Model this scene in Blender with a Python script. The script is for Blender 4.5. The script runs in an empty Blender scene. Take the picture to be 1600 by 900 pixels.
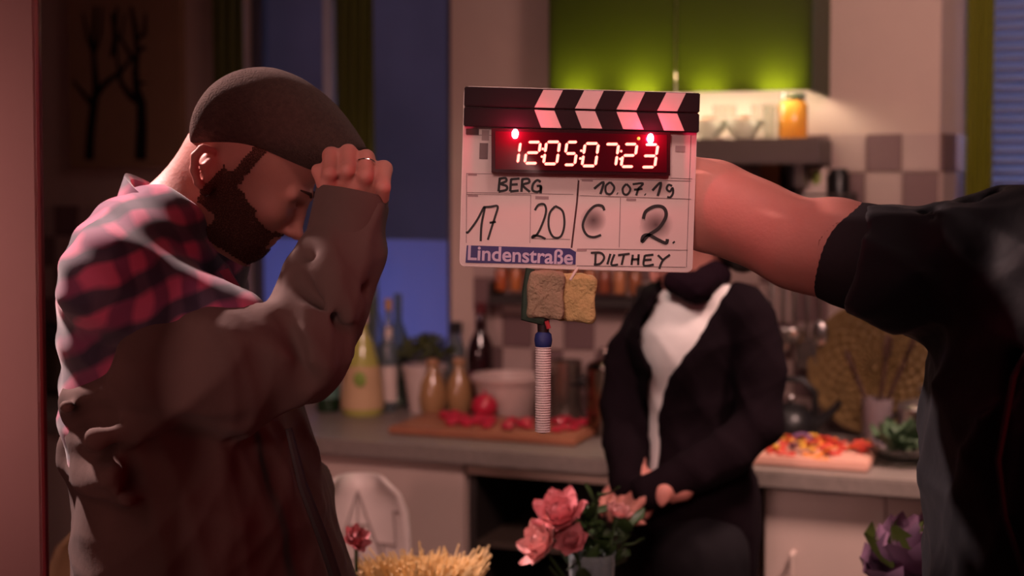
import bpy, bmesh, math, random
import numpy as np
from mathutils import Vector, Matrix
random.seed(7); np.random.seed(7)
C = bpy.context.scene.collection
PI = math.pi

# ------------------------------------------------------------------ camera
F = 2222.2; CAMZ = 1.555; PITCH = math.radians(2.5); HOR = 290.0
CY = HOR + F*math.tan(PITCH)
cam = bpy.data.cameras.new('camera'); co = bpy.data.objects.new('camera', cam); C.objects.link(co)
co.location = (0, 0, CAMZ); co.rotation_euler = (PI/2-PITCH, 0, 0)
cam.sensor_width = 36; cam.lens = 50.0; cam.shift_y = -(450-CY)/1600.0
cam.clip_start = 0.05
cam.dof.use_dof = True; cam.dof.focus_distance = 1.9; cam.dof.aperture_fstop = 2.6
bpy.context.scene.camera = co

# ------------------------------------------------------------------ world, exposure
w = bpy.data.worlds.new('world'); bpy.context.scene.world = w; w.use_nodes = True
w.node_tree.nodes['Background'].inputs[0].default_value = (0.30, 0.13, 0.14, 1)
w.node_tree.nodes['Background'].inputs[1].default_value = 0.03
vs = bpy.context.scene.view_settings
vs.view_transform = 'Standard'; vs.look = 'None'; vs.exposure = 0.0; vs.gamma = 1; vs.use_curve_mapping = False

def aim(o, tgt):
    d = Vector(tgt)-o.location
    o.rotation_euler = d.to_track_quat('-Z', 'Y').to_euler()
def area(name, loc, tgt, size, power, col, sy=None):
    l = bpy.data.lights.new(name, 'AREA'); l.energy = power; l.color = col; l.size = size
    if sy: l.shape = 'RECTANGLE'; l.size_y = sy
    o = bpy.data.objects.new(name, l); C.objects.link(o); o.location = loc; aim(o, tgt); return o
def spot(name, loc, tgt, deg, power, col, rad=.1, blend=.5):
    l = bpy.data.lights.new(name, 'SPOT'); l.energy = power; l.color = col; l.spot_size = math.radians(deg)
    l.spot_blend = blend; l.shadow_soft_size = rad
    o = bpy.data.objects.new(name, l); C.objects.link(o); o.location = loc; aim(o, tgt); return o
def point(name, loc, power, col, rad=.02):
    l = bpy.data.lights.new(name, 'POINT'); l.energy = power; l.color = col; l.shadow_soft_size = rad
    o = bpy.data.objects.new(name, l); C.objects.link(o); o.location = loc; return o
# back light over the man, wash on the kitchen wall, then unseen added fills
spot('studio_back_light', (-1.50, 2.66, 2.60), (-.50, 2.05, 1.45), 44, 360, (1, .66, .62), .05)
spot('studio_wall_wash', (.75, 1.3, 2.66), (1.02, 3.7, 2.15), 54, 195, (1, .60, .52), .25, 1)
spot('added_counter_fill', (1.1, 2.2, 2.66), (.84, 3.15, .50), 50, 300, (1, .63, .55), .2, 1)  # added fill, brightens the right worktop and cabinet fronts
spot('added_drawer_fill', (-.05, 1.3, 2.66), (-.14, 3.75, 1.0), 40, 175, (1, .60, .54), .3, 1)  # added fill for the drawers and the middle of the tiled wall
spot('added_woman_fill', (-.35, 1.9, 2.66), (.36, 2.9, 1.22), 14, 36, (1, .80, .72), .1, .8)  # narrow spot added to lift the white top
spot('added_table_fill', (.35, 1.2, 2.6), (.05, 2.5, .9), 36, 50, (1, .60, .55), .2, 1)  # extra spot added for the flowers and spaghetti
area('ceiling_bounce_fill', (.1, 3.1, 2.6), (.1, 3.7, 0), .8, 3.0, (1, .60, .54))  # unseen area lamp standing in for bounce off the ceiling
area('added_red_fill', (1.9, .9, 1.5), (-.2, 2.2, 1.35), .6, 7.5, (1, .02, .035))  # invented red source out of frame, reddens faces and shadows
spot('added_slate_fill', (-.45, -.5, 2.2), (.07, 1.85, 1.43), 13, 215, (1, .58, .53), .3, .7)  # spot added to brighten the face of the slate
spot('added_arm_fill', (.9, -.3, 1.3), (.48, 1.9, 1.48), 13, 18, (1, .03, .07), .3, .8)  # red spot added for the bare arm only
spot('added_sleeve_fill', (-.1, -.4, 1.5), (-.225, 1.9, 1.41), 6.5, 38, (1, .52, .48), .2, .9)  # tight spot added to lift the jacket sleeve
area('added_flat_fill', (-1.35, .45, 1.6), (-.88, 1.62, 1.45), .4, 1.15, (1, .50, .46)).data.spread = math.radians(44)  # unseen lamp added to light the pink flat evenly

# ------------------------------------------------------------------ pixel helpers (lens geometry of the photograph)
def ray(px, py):
    r = Vector(((px-800)/F, 0, 0)); u = (CY-py)/F
    return Vector((r.x, math.cos(PITCH)+u*math.sin(PITCH), -math.sin(PITCH)+u*math.cos(PITCH)))
def W(px, py, Y):
    d = ray(px, py); return Vector((0, 0, CAMZ)) + d*(Y/d.y)
# kitchen frame: u along the back wall (negative to the left of the corner), v = -distance out of the wall
TH = math.radians(21); D0 = 4.08
_z = D0*F/(F+667*math.tan(TH)); KO = Vector((667/F*_z, _z, 0))
KM = Matrix.Translation(KO) @ Matrix.Rotation(-TH, 4, 'Z'); KI = KM.inverted()
def KP(px, py, t):                        # pixel on the plane t metres in front of the back wall -> kitchen coordinates
    o = KI @ Vector((0, 0, CAMZ)); d = KI.to_3x3() @ ray(px, py)
    s = (-t-o.y)/d.y; return o+d*s
def KR(px, py, u):                        # pixel on the plane parallel to the right wall
    o = KI @ Vector((0, 0, CAMZ)); d = KI.to_3x3() @ ray(px, py)
    s = (u-o.x)/d.x; return o+d*s

# ------------------------------------------------------------------ materials
MATS = {}
def mat(name, rgb, rough=.6, metal=0, var=.12, scale=18, bump=0, bscale=60, trans=0, coat=0, sheen=0, emit=None, es=0, sss=0, alpha=1, ior=1.45, spec=.5):
    if name in MATS: return MATS[name]
    m = bpy.data.materials.new(name); m.use_nodes = True; nt = m.node_tree; b = nt.nodes['Principled BSDF']
    tc = nt.nodes.new('ShaderNodeTexCoord')
    n = nt.nodes.new('ShaderNodeTexNoise'); n.inputs['Scale'].default_value = scale; n.inputs['Detail'].default_value = 4
    nt.links.new(tc.outputs['Object'], n.inputs['Vector'])
    mx = nt.nodes.new('ShaderNodeMix'); mx.data_type = 'RGBA'
    mx.inputs[6].default_value = (*[c*(1-var) for c in rgb], 1); mx.inputs[7].default_value = (*[min(1, c*(1+var)) for c in rgb], 1)
    nt.links.new(n.outputs[0], mx.inputs[0]); nt.links.new(mx.outputs[2], b.inputs['Base Color'])
    b.inputs['Roughness'].default_value = rough; b.inputs['Metallic'].default_value = metal
    b.inputs['Transmission Weight'].default_value = trans; b.inputs['Coat Weight'].default_value = coat
    b.inputs['Sheen Weight'].default_value = sheen; b.inputs['IOR'].default_value = ior
    b.inputs['Subsurface Weight'].default_value = sss; b.inputs['Specular IOR Level'].default_value = spec
    if sss: b.inputs['Subsurface Radius'].default_value = (.01, .004, .002)
    if alpha < 1: b.inputs['Alpha'].default_value = alpha
    if emit: b.inputs['Emission Color'].default_value = (*emit, 1); b.inputs['Emission Strength'].default_value = es
    if bump:
        n2 = nt.nodes.new('ShaderNodeTexNoise'); n2.inputs['Scale'].default_value = bscale; n2.inputs['Detail'].default_value = 5
        nt.links.new(tc.outputs['Object'], n2.inputs['Vector'])
        bp = nt.nodes.new('ShaderNodeBump'); bp.inputs['Strength'].default_value = bump; bp.inputs['Distance'].default_value = .004
        nt.links.new(n2.outputs[0], bp.inputs['Height']); nt.links.new(bp.outputs[0], b.inputs['Normal'])
    MATS[name] = m; return m
def translucent(name, rgb, w=.5):
    m = bpy.data.materials.new(name); m.use_nodes = True; nt = m.node_tree; b = nt.nodes['Principled BSDF']
    b.inputs['Base Color'].default_value = (*rgb, 1); b.inputs['Roughness'].default_value = .5
    tr = nt.nodes.new('ShaderNodeBsdfTranslucent'); tr.inputs[0].default_value = (*rgb, 1)
    n = nt.nodes.new('ShaderNodeTexNoise'); n.inputs['Scale'].default_value = 9
    mp = nt.nodes.new('ShaderNodeMapRange'); mp.inputs[3].default_value = w-.06; mp.inputs[4].default_value = w+.06
    nt.links.new(n.outputs[0], mp.inputs[0])
    s = nt.nodes.new('ShaderNodeMixShader'); nt.links.new(mp.outputs[0], s.inputs[0])
    nt.links.new(b.outputs[0], s.inputs[1]); nt.links.new(tr.outputs[0], s.inputs[2])
    nt.links.new(s.outputs[0], nt.nodes['Material Output'].inputs[0]); return m
def plaid():
    m = bpy.data.materials.new('plaid_flannel'); m.use_nodes = True; nt = m.node_tree; b = nt.nodes['Principled BSDF']
    L = nt.links.new
    tc = nt.nodes.new('ShaderNodeTexCoord'); nz = nt.nodes.new('ShaderNodeTexNoise'); nz.inputs['Scale'].default_value = 7
    ad = nt.nodes.new('ShaderNodeVectorMath'); ad.operation = 'MULTIPLY_ADD'
    ad.inputs[1].default_value = (.09, .09, .09); L(nz.outputs[1], ad.inputs[0]); L(tc.outputs['Object'], ad.inputs[2]); L(tc.outputs['Object'], nz.inputs['Vector'])
    sx = nt.nodes.new('ShaderNodeSeparateXYZ'); L(ad.outputs[0], sx.inputs[0])
    def band(a, bb, per, w):
        s = nt.nodes.new('ShaderNodeMath'); s.operation = 'MULTIPLY_ADD'; L(sx.outputs[a], s.inputs[0]); s.inputs[1].default_value = 1
        t = nt.nodes.new('ShaderNodeMath'); t.operation = 'MULTIPLY'; L(sx.outputs[bb[0]], t.inputs[0]); t.inputs[1].default_value = bb[1]; L(t.outputs[0], s.inputs[2])
        k = nt.nodes.new('ShaderNodeMath'); k.operation = 'PINGPONG'; L(s.outputs[0], k.inputs[0]); k.inputs[1].default_value = per
        r = nt.nodes.new('ShaderNodeMapRange'); L(k.outputs[0], r.inputs[0]); r.inputs[1].default_value = w; r.inputs[2].default_value = w+.010; return r
    h = band(2, (0, -.5), .030, .010); v = band(0, (1, .8), .028, .010)
    m1 = nt.nodes.new('ShaderNodeMix'); m1.data_type = 'RGBA'; m1.inputs[6].default_value = (.06, .04, .07, 1); m1.inputs[7].default_value = (.50, .085, .18, 1)
    L(h.outputs[0], m1.inputs[0])
    m2 = nt.nodes.new('ShaderNodeMix'); m2.data_type = 'RGBA'; m2.blend_type = 'MULTIPLY'; m2.inputs[0].default_value = 1
    m3 = nt.nodes.new('ShaderNodeMix'); m3.data_type = 'RGBA'; m3.inputs[6].default_value = (.36, .40, .55, 1); m3.inputs[7].default_value = (1, 1, 1, 1)
    L(v.outputs[0], m3.inputs[0]); L(m1.outputs[2], m2.inputs[6]); L(m3.outputs[2], m2.inputs[7])
    L(m2.outputs[2], b.inputs['Base Color']); b.inputs['Roughness'].default_value = .85; b.inputs['Sheen Weight'].default_value = .3
    return m

M_wall = mat('warm_plaster', (.56, .42, .36), .85, bump=.15, var=.05)
M_wallp = mat('pink_painted_board', (.42, .25, .23), .8, bump=.1, var=.05)
M_floor = mat('dark_lino', (.12, .08, .07), .5)
M_ceil = mat('studio_ceiling', (.05, .045, .045), .9)
M_tl = mat('light_tile_glaze', (.45, .33, .30), .32, coat=.2, var=.06); M_td = mat('mauve_tile_glaze', (.19, .115, .115), .32, coat=.2, var=.08)
M_grout = mat('grout', (.42, .30, .27), .9)
M_white = mat('cream_laminate', (.55, .42, .37), .45, var=.03)
M_wt = mat('stone_worktop', (.22, .18, .16), .38, var=.25, scale=60)
M_dark = mat('dark_cavity_laminate', (.03, .022, .02), .6)
M_steel = mat('brushed_steel', (.55, .52, .5), .25, 1, bump=.05)
M_dsteel = mat('dark_handle_metal', (.20, .17, .16), .35, .8)
M_black = mat('black_plastic', (.012, .011, .012), .35)
M_skin = mat('skin', (.52, .205, .165), .55, var=.1, scale=40, bump=.12, bscale=180, sss=.12)
M_hair = mat('dark_hair', (.02, .012, .01), .55, bump=.8, bscale=200)
M_beard = mat('brown_stubble', (.075, .028, .020), .8, var=.4, scale=200, spec=.1)
_nt = M_beard.node_tree; _tc = _nt.nodes.new('ShaderNodeTexCoord'); _n = _nt.nodes.new('ShaderNodeTexNoise'); _n.inputs['Scale'].default_value = 900
_r = _nt.nodes.new('ShaderNodeMapRange'); _r.inputs[1].default_value = .30; _r.inputs[2].default_value = .60; _r.inputs[3].default_value = .35; _nt.links.new(_tc.outputs['Object'], _n.inputs['Vector'])
_nt.links.new(_n.outputs[0], _r.inputs[0]); _nt.links.new(_r.outputs[0], _nt.nodes['Principled BSDF'].inputs['Alpha'])
M_cap = mat('tweed_cap_cloth', (.080, .048, .040), .95, bump=.9, bscale=350, sheen=.04, var=.35, scale=150, spec=.1)
M_jack = mat('brown_jacket_cloth', (.105, .064, .055), .82, bump=.4, bscale=25, sheen=.05, var=.15, spec=.2)
M_plaid = plaid()
M_trou = mat('dark_trouser_cloth', (.012, .010, .012), .9, bump=.3, spec=.1)
M_shoe = mat('black_shoe_leather', (.015, .012, .012), .4)
M_blk = mat('black_shirt_cloth', (.008, .009, .012), .6, bump=.35, bscale=30, sheen=.06, spec=.22)
M_cuff = mat('black_cuff_cloth', (.022, .018, .021), .85, bump=.3, spec=.15)
M_card = mat('dark_cardigan_knit', (.008, .004, .006), .95, bump=.5, bscale=220, spec=.08)
M_wtee = mat('white_top_cloth', (.80, .72, .70), .8, bump=.2)
M_wood = mat('board_wood', (.34, .13, .07), .5, var=.3, scale=12)
M_curt = translucent('olive_curtain_cloth', (.12, .13, .012), .35)
M_green = translucent('green_glass_front', (.13, .15, .03), .8)

# ------------------------------------------------------------------ mesh helpers
def meshobj(name, verts, faces, m, parent=None, smooth=False):
    me = bpy.data.meshes.new(name); me.from_pydata([tuple(v) for v in verts], [], [tuple(f) for f in faces]); me.update()
    if smooth: me.polygons.foreach_set('use_smooth', [True]*len(me.polygons))
    o = bpy.data.objects.new(name, me)
    if m: me.materials.append(m)
    C.objects.link(o)
    if parent: o.parent = parent
    return o
class MB:
    def __init__(s): s.v = []; s.f = []
    def add(s, vs, fs):
        n = len(s.v); s.v += [Vector(v) for v in vs]; s.f += [tuple(i+n for i in f) for f in fs]; return s
    def box(s, x0, x1, y0, y1, z0, z1, b=0):
        if b <= 0 or min(x1-x0, y1-y0, z1-z0) < 2.2*b:
            vs = [(x, y, z) for x in (x0, x1) for y in (y0, y1) for z in (z0, z1)]
            return s.add(vs, [(0, 1, 3, 2), (4, 6, 7, 5), (0, 4, 5, 1), (2, 3, 7, 6), (0, 2, 6, 4), (1, 5, 7, 3)])
        bm = bmesh.new(); bmesh.ops.create_cube(bm, size=1)
        for v in bm.verts: v.co = Vector(((x0+x1)/2+v.co.x*(x1-x0), (y0+y1)/2+v.co.y*(y1-y0), (z0+z1)/2+v.co.z*(z1-z0)))
        bmesh.ops.bevel(bm, geom=bm.edges[:], offset=b, segments=2, affect='EDGES')
        bm.verts.index_update(); vs = [v.co.copy() for v in bm.verts]; fs = [[v.index for v in f.verts] for f in bm.faces]; bm.free()
        return s.add(vs, fs)
    def lathe(s, prof, n=24, c=(0, 0, 0), sx=1, sy=1):
        vs = []; fs = []; c = Vector(c)
        for r, z in prof:
            for i in range(n):
                a = 2*PI*i/n; vs.append(c+Vector((r*math.cos(a)*sx, r*math.sin(a)*sy, z)))
        for j in range(len(prof)-1):
            for i in range(n): k = (i+1) % n; fs.append((j*n+i, j*n+k, (j+1)*n+k, (j+1)*n+i))
        if prof[0][0] > 1e-6: fs.append(tuple(range(n))[::-1])
        if prof[-1][0] > 1e-6: fs.append(tuple((len(prof)-1)*n+i for i in range(n)))
        return s.add(vs, fs)
    def tube(s, pts, rad, n=10, caps=True, flat=None):
        pts = [Vector(p) for p in pts]
        if not hasattr(rad, '__len__'): rad = [rad]*len(pts)
        vs = []; fs = []; N = None
        for i, p in enumerate(pts):
            t = (pts[min(i+1, len(pts)-1)]-pts[max(i-1, 0)]).normalized()
            if N is None: N = t.cross(Vector((0.02, .99, 0.1)))
            N = (N-t*N.dot(t)); N = N.normalized() if N.length > 1e-6 else t.orthogonal().normalized()
            B = t.cross(N)
            for k in range(n):
                a = 2*PI*k/n; ra = rad[i] if not hasattr(rad[i], '__len__') else None
                q = (N*math.cos(a)*ra+B*math.sin(a)*ra) if ra is not None else (N*math.cos(a)*rad[i][0]+B*math.sin(a)*rad[i][1])
                vs.append(p+q)
        for j in range(len(pts)-1):
            for i in range(n): k = (i+1) % n; fs.append((j*n+i, j*n+k, (j+1)*n+k, (j+1)*n+i))
        if caps: fs.append(tuple(range(n))[::-1]); fs.append(tuple((len(pts)-1)*n+i for i in range(n)))
        return s.add(vs, fs)
    def prism(s, poly, y0, y1):            # polygon in x,z extruded along y
        n = len(poly); vs = [(x, y0, z) for x, z in poly]+[(x, y1, z) for x, z in poly]
        return s.add(vs, [tuple(range(n)), tuple(range(n, 2*n))[::-1]]+[(i, i+n, (i+1) % n+n, (i+1) % n) for i in range(n)])
    def ball(s, c, r, n=14, m=9, jit=0):
        r = r if hasattr(r, '__len__') else (r, r, r); vs = []; fs = []
        for j in range(m+1):
            p = PI*j/m
            for i in range(n):
                a = 2*PI*i/n; q = 1+random.uniform(-jit, jit)
                vs.append((c[0]+r[0]*math.sin(p)*math.cos(a)*q, c[1]+r[1]*math.sin(p)*math.sin(a)*q, c[2]+r[2]*math.cos(p)*q))
        for j in range(m):
            for i in range(n): k = (i+1) % n; fs.append((j*n+i, (j+1)*n+i, (j+1)*n+k, j*n+k))
        return s.add(vs, fs)
    def build(s, name, m, parent=None, smooth=True, world=None):
        if world is not None: s.v = [world @ v for v in s.v]
        o = meshobj(name, s.v, s.f, m, parent, False)
        bm = bmesh.new(); bm.from_mesh(o.data); bmesh.ops.recalc_face_normals(bm, faces=bm.faces)
        if smooth:
            for f in bm.faces: f.smooth = True
            for e in bm.edges:
                if len(e.link_faces) == 2 and e.calc_face_angle(0) > .7: e.smooth = False
        bm.to_mesh(o.data); bm.free(); return o
def tag(o, label=None, cat=None, group=None, kind=None):
    if label: o['label'] = label
    if cat: o['category'] = cat
    if group: o['group'] = group
    if kind: o['kind'] = kind
    return o
def empty(name, loc, label, cat, group=None, rz=0, rot=None):
    o = bpy.data.objects.new(name, None); C.objects.link(o); o.location = loc; o.empty_display_size = .05
    o.rotation_euler = rot if rot else (0, 0, rz); return tag(o, label, cat, group)
def kthing(name, u, v, z, label, cat, group=None, rz=0):
    return empty(name, KM @ Vector((u, v, z)), label, cat, group, rz-TH)
def copy_tree(o, parent=None):
    c = o.copy(); C.objects.link(c); c.parent = parent
    for ch in list(o.children): copy_tree(ch, c)
    return c

# ------------------------------------------------------------------ implicit surfaces
class Field:
    def __init__(s, xs, ys, zs):
        s.a = [np.asarray(q, dtype=np.float32) for q in (xs, ys, zs)]
        s.v = np.full([len(q) for q in s.a], 1.0, dtype=np.float32)
    def sub_(s, lo, hi):
        sl = []
        for q, l, h in zip(s.a, lo, hi):
            i = max(0, int(np.searchsorted(q, l))-1); j = min(len(q), int(np.searchsorted(q, h))+1); sl.append(slice(i, max(j, i)))
        return tuple(sl)
    def grid(s, sl): return s.a[0][sl[0]][:, None, None], s.a[1][sl[1]][None, :, None], s.a[2][sl[2]][None, None, :]
    def put(s, sl, d, k, mode):
        a = s.v[sl]
        if mode == 'sub': d = -d; h = np.maximum(k-np.abs(a-d), 0)/k; s.v[sl] = np.maximum(a, d)+h*h*k*.25
        elif mode == 'int': s.v[sl] = np.maximum(a, d)
        else: h = np.maximum(k-np.abs(a-d), 0)/k; s.v[sl] = np.minimum(a, d)-h*h*k*.25
    def rc(s, a, b, ra, rb, k=.02, mode='add', sy=1.0):
        a = Vector(a); b = Vector(b); m = max(ra, rb)*max(1, sy)+k+.02
        lo = [min(a[i], b[i])-m for i in range(3)]; hi = [max(a[i], b[i])+m for i in range(3)]
        sl = s.sub_(lo, hi); X, Y, Z = s.grid(sl)
        if 0 in s.v[sl].shape: return s
        ab = b-a; aby = ab.y/sy; L2 = ab.x**2+aby**2+ab.z**2+1e-12
        px = X-a.x; py = (Y-a.y)/sy; pz = Z-a.z
        t = np.clip((px*ab.x+py*aby+pz*ab.z)/L2, 0, 1)
        d = np.sqrt((px-t*ab.x)**2+(py-t*aby)**2+(pz-t*ab.z)**2)-(ra+(rb-ra)*t)
        s.put(sl, d.astype(np.float32), k, mode); return s
    def chain(s, pts, rs, k=.02, **kw):
        for i in range(len(pts)-1): s.rc(pts[i], pts[i+1], rs[i], rs[i+1], k, **kw)
        return s
    def el(s, c, r, R=None, k=.02, mode='add'):
        c = Vector(c); m = max(r)+k+.02; sl = s.sub_([c[i]-m for i in range(3)], [c[i]+m for i in range(3)])
        if 0 in s.v[sl].shape: return s
        X, Y, Z = s.grid(sl); x = X-c.x; y = Y-c.y; z = Z-c.z
        if R is not None:
            q = [x*R[0][i]+y*R[1][i]+z*R[2][i] for i in range(3)]      # R columns are the axes
        else: q = [x, y, z]
        k0 = np.sqrt(sum((q[i]/r[i])**2 for i in range(3)))+1e-9; k1 = np.sqrt(sum((q[i]/r[i]**2)**2 for i in range(3)))+1e-9
        d = np.maximum(k0*(k0-1)/k1, k0*min(r)-min(r)-.0) if False else k0*(k0-1)/k1
        s.put(sl, (d+np.zeros(s.v[sl].shape)).astype(np.float32), k, mode); return s
    def half(s, p, n, k=.01, mode='sub'):   # removes / keeps the side that n points to
        n = Vector(n).normalized(); sl = (slice(None),)*3; X, Y, Z = s.grid(sl)
        d = (X-p[0])*n.x+(Y-p[1])*n.y+(Z-p[2])*n.z
        s.put(sl, -d.astype(np.float32) if mode == 'sub' else d.astype(np.float32), k, mode); return s
    def disp(s, fn, band=.04):
        X, Y, Z = s.grid((slice(None),)*3); s.v = (s.v+np.where(np.abs(s.v) < band, fn(X, Y, Z), 0)).astype(np.float32); return s
    def shell(s, o, t):
        s.v = np.maximum(s.v-o, -(s.v-o+t)); return s
    def mesh(s, name, m, parent=None, relax=1):
        v = s.v; ins = v < 0; A = s.a; nx, ny, nz = v.shape
        # close at the borders
        for ax in range(3):
            i0 = [slice(None)]*3; i0[ax] = 0; v[tuple(i0)] = np.maximum(v[tuple(i0)], 1e-4); i0[ax] = -1; v[tuple(i0)] = np.maximum(v[tuple(i0)], 1e-4)
        ins = v < 0
        cnt = np.zeros((nx-1, ny-1, nz-1), dtype=np.int8)
        cor = [(i, j, k) for i in (0, 1) for j in (0, 1) for k in (0, 1)]
        for i, j, k in cor: cnt += ins[i:nx-1+i, j:ny-1+j, k:nz-1+k]
        mix = (cnt > 0) & (cnt < 8); I = np.argwhere(mix); N = len(I)
        idx = np.full(mix.shape, -1, dtype=np.int32); idx[mix] = np.arange(N)
        P = np.zeros((N, 3)); W_ = np.zeros(N)
        val = {c: v[I[:, 0]+c[0], I[:, 1]+c[1], I[:, 2]+c[2]].astype(np.float64) for c in cor}
        pos = {c: np.stack([A[d][I[:, d]+c[d]] for d in range(3)], 1).astype(np.float64) for c in cor}
        for c in cor:
            for ax in range(3):
                if c[ax] == 0:
                    e = list(c); e[ax] = 1; e = tuple(e); a = val[c]; b = val[e]; cr = (a < 0) != (b < 0)
                    t = np.where(cr, a/np.where(np.abs(a-b) < 1e-12, 1, a-b), 0)
                    P += np.where(cr[:, None], pos[c]+(pos[e]-pos[c])*t[:, None], 0); W_ += cr
        P /= W_[:, None]
        F_ = []
        for ax in range(3):
            o = [d for d in range(3) if d != ax]
            s0 = [slice(None)]*3; s1 = [slice(None)]*3; s0[ax] = slice(0, -1); s1[ax] = slice(1, None)
            for d in o: s0[d] = slice(1, -1); s1[d] = slice(1, -1)
            a = ins[tuple(s0)]; b = ins[tuple(s1)]
            E = np.argwhere(a != b); fl = a[tuple(E.T)]
            E = E.copy(); E[:, o[0]] += 1; E[:, o[1]] += 1
            def g(d0, d1):
                q = E.copy(); q[:, o[0]] += d0; q[:, o[1]] += d1; return idx[q[:, 0], q[:, 1], q[:, 2]]
            q = np.stack([g(-1, -1), g(0, -1), g(0, 0), g(-1, 0)], 1)
            if ax == 1: fl = ~fl
            q[~fl] = q[~fl][:, ::-1]; F_.append(q)
        Fc = np.concatenate(F_); 
        for _ in range(relax):
            S = np.zeros_like(P); n = np.zeros(N)
            for a in range(4):
                b = (a+1) % 4; np.add.at(S, Fc[:, a], P[Fc[:, b]]); np.add.at(n, Fc[:, a], 1); np.add.at(S, Fc[:, b], P[Fc[:, a]]); np.add.at(n, Fc[:, b], 1)
            P = P*.5+.5*S/np.maximum(n, 1)[:, None]
        me = bpy.data.meshes.new(name); me.vertices.add(N); me.vertices.foreach_set('co', P.astype(np.float32).ravel())
        nf = len(Fc); me.loops.add(nf*4); me.loops.foreach_set('vertex_index', Fc.astype(np.int32).ravel())
        me.polygons.add(nf); me.polygons.foreach_set('loop_start', np.arange(nf, dtype=np.int32)*4)
        me.polygons.foreach_set('use_smooth', np.ones(nf, dtype=bool))
        me.update(calc_edges=True); me.validate(); me.materials.append(m)
        ob = bpy.data.objects.new(name, me); C.objects.link(ob)
        if parent:
            ob.parent = parent
            me.transform(parent_inv(parent))
        return ob
def parent_inv(p): return (Matrix.Translation(p.location) @ p.rotation_euler.to_matrix().to_4x4()).inverted()
def ax_(lo, hi, st): return np.arange(lo, hi+st, st)
def zax(lo, mid, hi, c, f): return np.concatenate([np.arange(lo, mid, c), np.arange(mid, hi+f, f)])

# ================================================================== STRUCTURE
def st(mb, name, m, kind='structure', world=KM, smooth=False):
    o = mb.build(name, m, None, smooth, world); o['kind'] = kind; return o
WX0 = KP(380, 300, 0).x; WX1 = KP(705, 300, 0).x       # window 1 opening on the back wall
WZ0 = 1.02; CEIL = 2.75; LEFT = KP(20, 300, 0).x-.35
mb = MB()
mb.box(WX1, 0, 0, .12, 0, CEIL).box(LEFT-.1, WX0, 0, .12, 0, CEIL).box(WX0, WX1, 0, .12, 0, WZ0).box(WX0, WX1, 0, .12, 2.35, CEIL)
wall_back = st(mb, 'wall_back', M_wall)
# splayed reveal beside the second window, the window wall behind it and the far right wall
KM2 = KM @ Matrix.Rotation(math.radians(71), 4, 'Z'); RV = TWR = .0925*2
mb = MB(); mb.box(0, RV, 0, .06, 0, CEIL); wall_reveal = st(mb, 'wall_reveal', M_wall, world=KM2)
WV = RV*math.sin(math.radians(71)); RW0 = RV*math.cos(math.radians(71))+.005; RW1 = 1.15
mb = MB(); mb.box(RW0, RW1, WV, WV+.1, 0, .95).box(RW0, RW1, WV, WV+.1, 2.4, CEIL).box(RW1, 1.42, WV, WV+.1, 0, CEIL)
st(mb, 'wall_window', M_wall)
mb = MB(); mb.box(1.30, 1.42, -2.2, WV, 0, CEIL); wall_right = st(mb, 'wall_right', M_wall)
mb = MB(); mb.box(LEFT-.1, LEFT, -3.2, 0, 0, CEIL); st(mb, 'wall_left', M_wallp)
mb = MB(); mb.box(-3.2, 3.2, -1.4, 6, -.06, 0); o = st(mb, 'floor', M_floor, world=Matrix.Identity(4))
mb = MB(); mb.box(-3.2, 3.2, 1.0, 6, CEIL, CEIL+.06); st(mb, 'ceiling', M_ceil, world=Matrix.Identity(4))
# pink flat edge of the set in the left foreground
a = W(-420, 300, 1.62); b = W(57, 300, 1.62)
mb = MB(); mb.box(a.x, b.x, 1.62, 1.636, 0, CEIL, .002)
fo = st(mb, 'wall_front', M_wallp, world=Matrix.Identity(4))
mb = MB(); mb.box(b.x-.012, b.x-.001, 1.637, 1.65, 0, CEIL, .002); tr = st(mb, 'trim_1', mat('dark_wood_edge', (.10, .03, .03), .6), world=Matrix.Identity(4))

# tiles
TW = .0925; THT = .1; TOP = 1.69
def tile_mesh(name, w, h, m):
    mb = MB(); mb.box(-w/2+.0015, w/2-.0015, -.008, 0, -h/2+.0015, h/2-.0015, .0012)
    o = mb.build(name, m, None, False); me = o.data; bpy.data.objects.remove(o); return me
tml = tile_mesh('tile', TW, THT, M_tl); tmd = tile_mesh('tile', TW, THT, M_td)
def put_tile(me, u, v, z, parent, rz=0):
    o = bpy.data.objects.new('tile', me); C.objects.link(o); o.parent = parent
    p = KM @ Vector((u, v, z)); o.location = p; o.rotation_euler = (0, 0, rz-TH)
nt_ = 0
for r in range(8):
    z = TOP-THT*(r+.5)
    for i in range(60):
        u = -TW*(i+.5)
        if u-TW/2 < LEFT: break
        if WX0-.10 < u < WX1+.045: continue
        if u < WX0 and r < 2: continue
        put_tile(tml if (i+r) % 2 == 0 else tmd, u, -.0005, z, wall_back); nt_ += 1
    for i in range(2):
        o = bpy.data.objects.new('tile', tml if (i+r) % 2 else tmd); C.objects.link(o); o.parent = wall_reveal
        o.location = KM2 @ Vector((TW*(i+.5), -.0005, z)); o.rotation_euler = (0, 0, -TH+math.radians(71))
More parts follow.
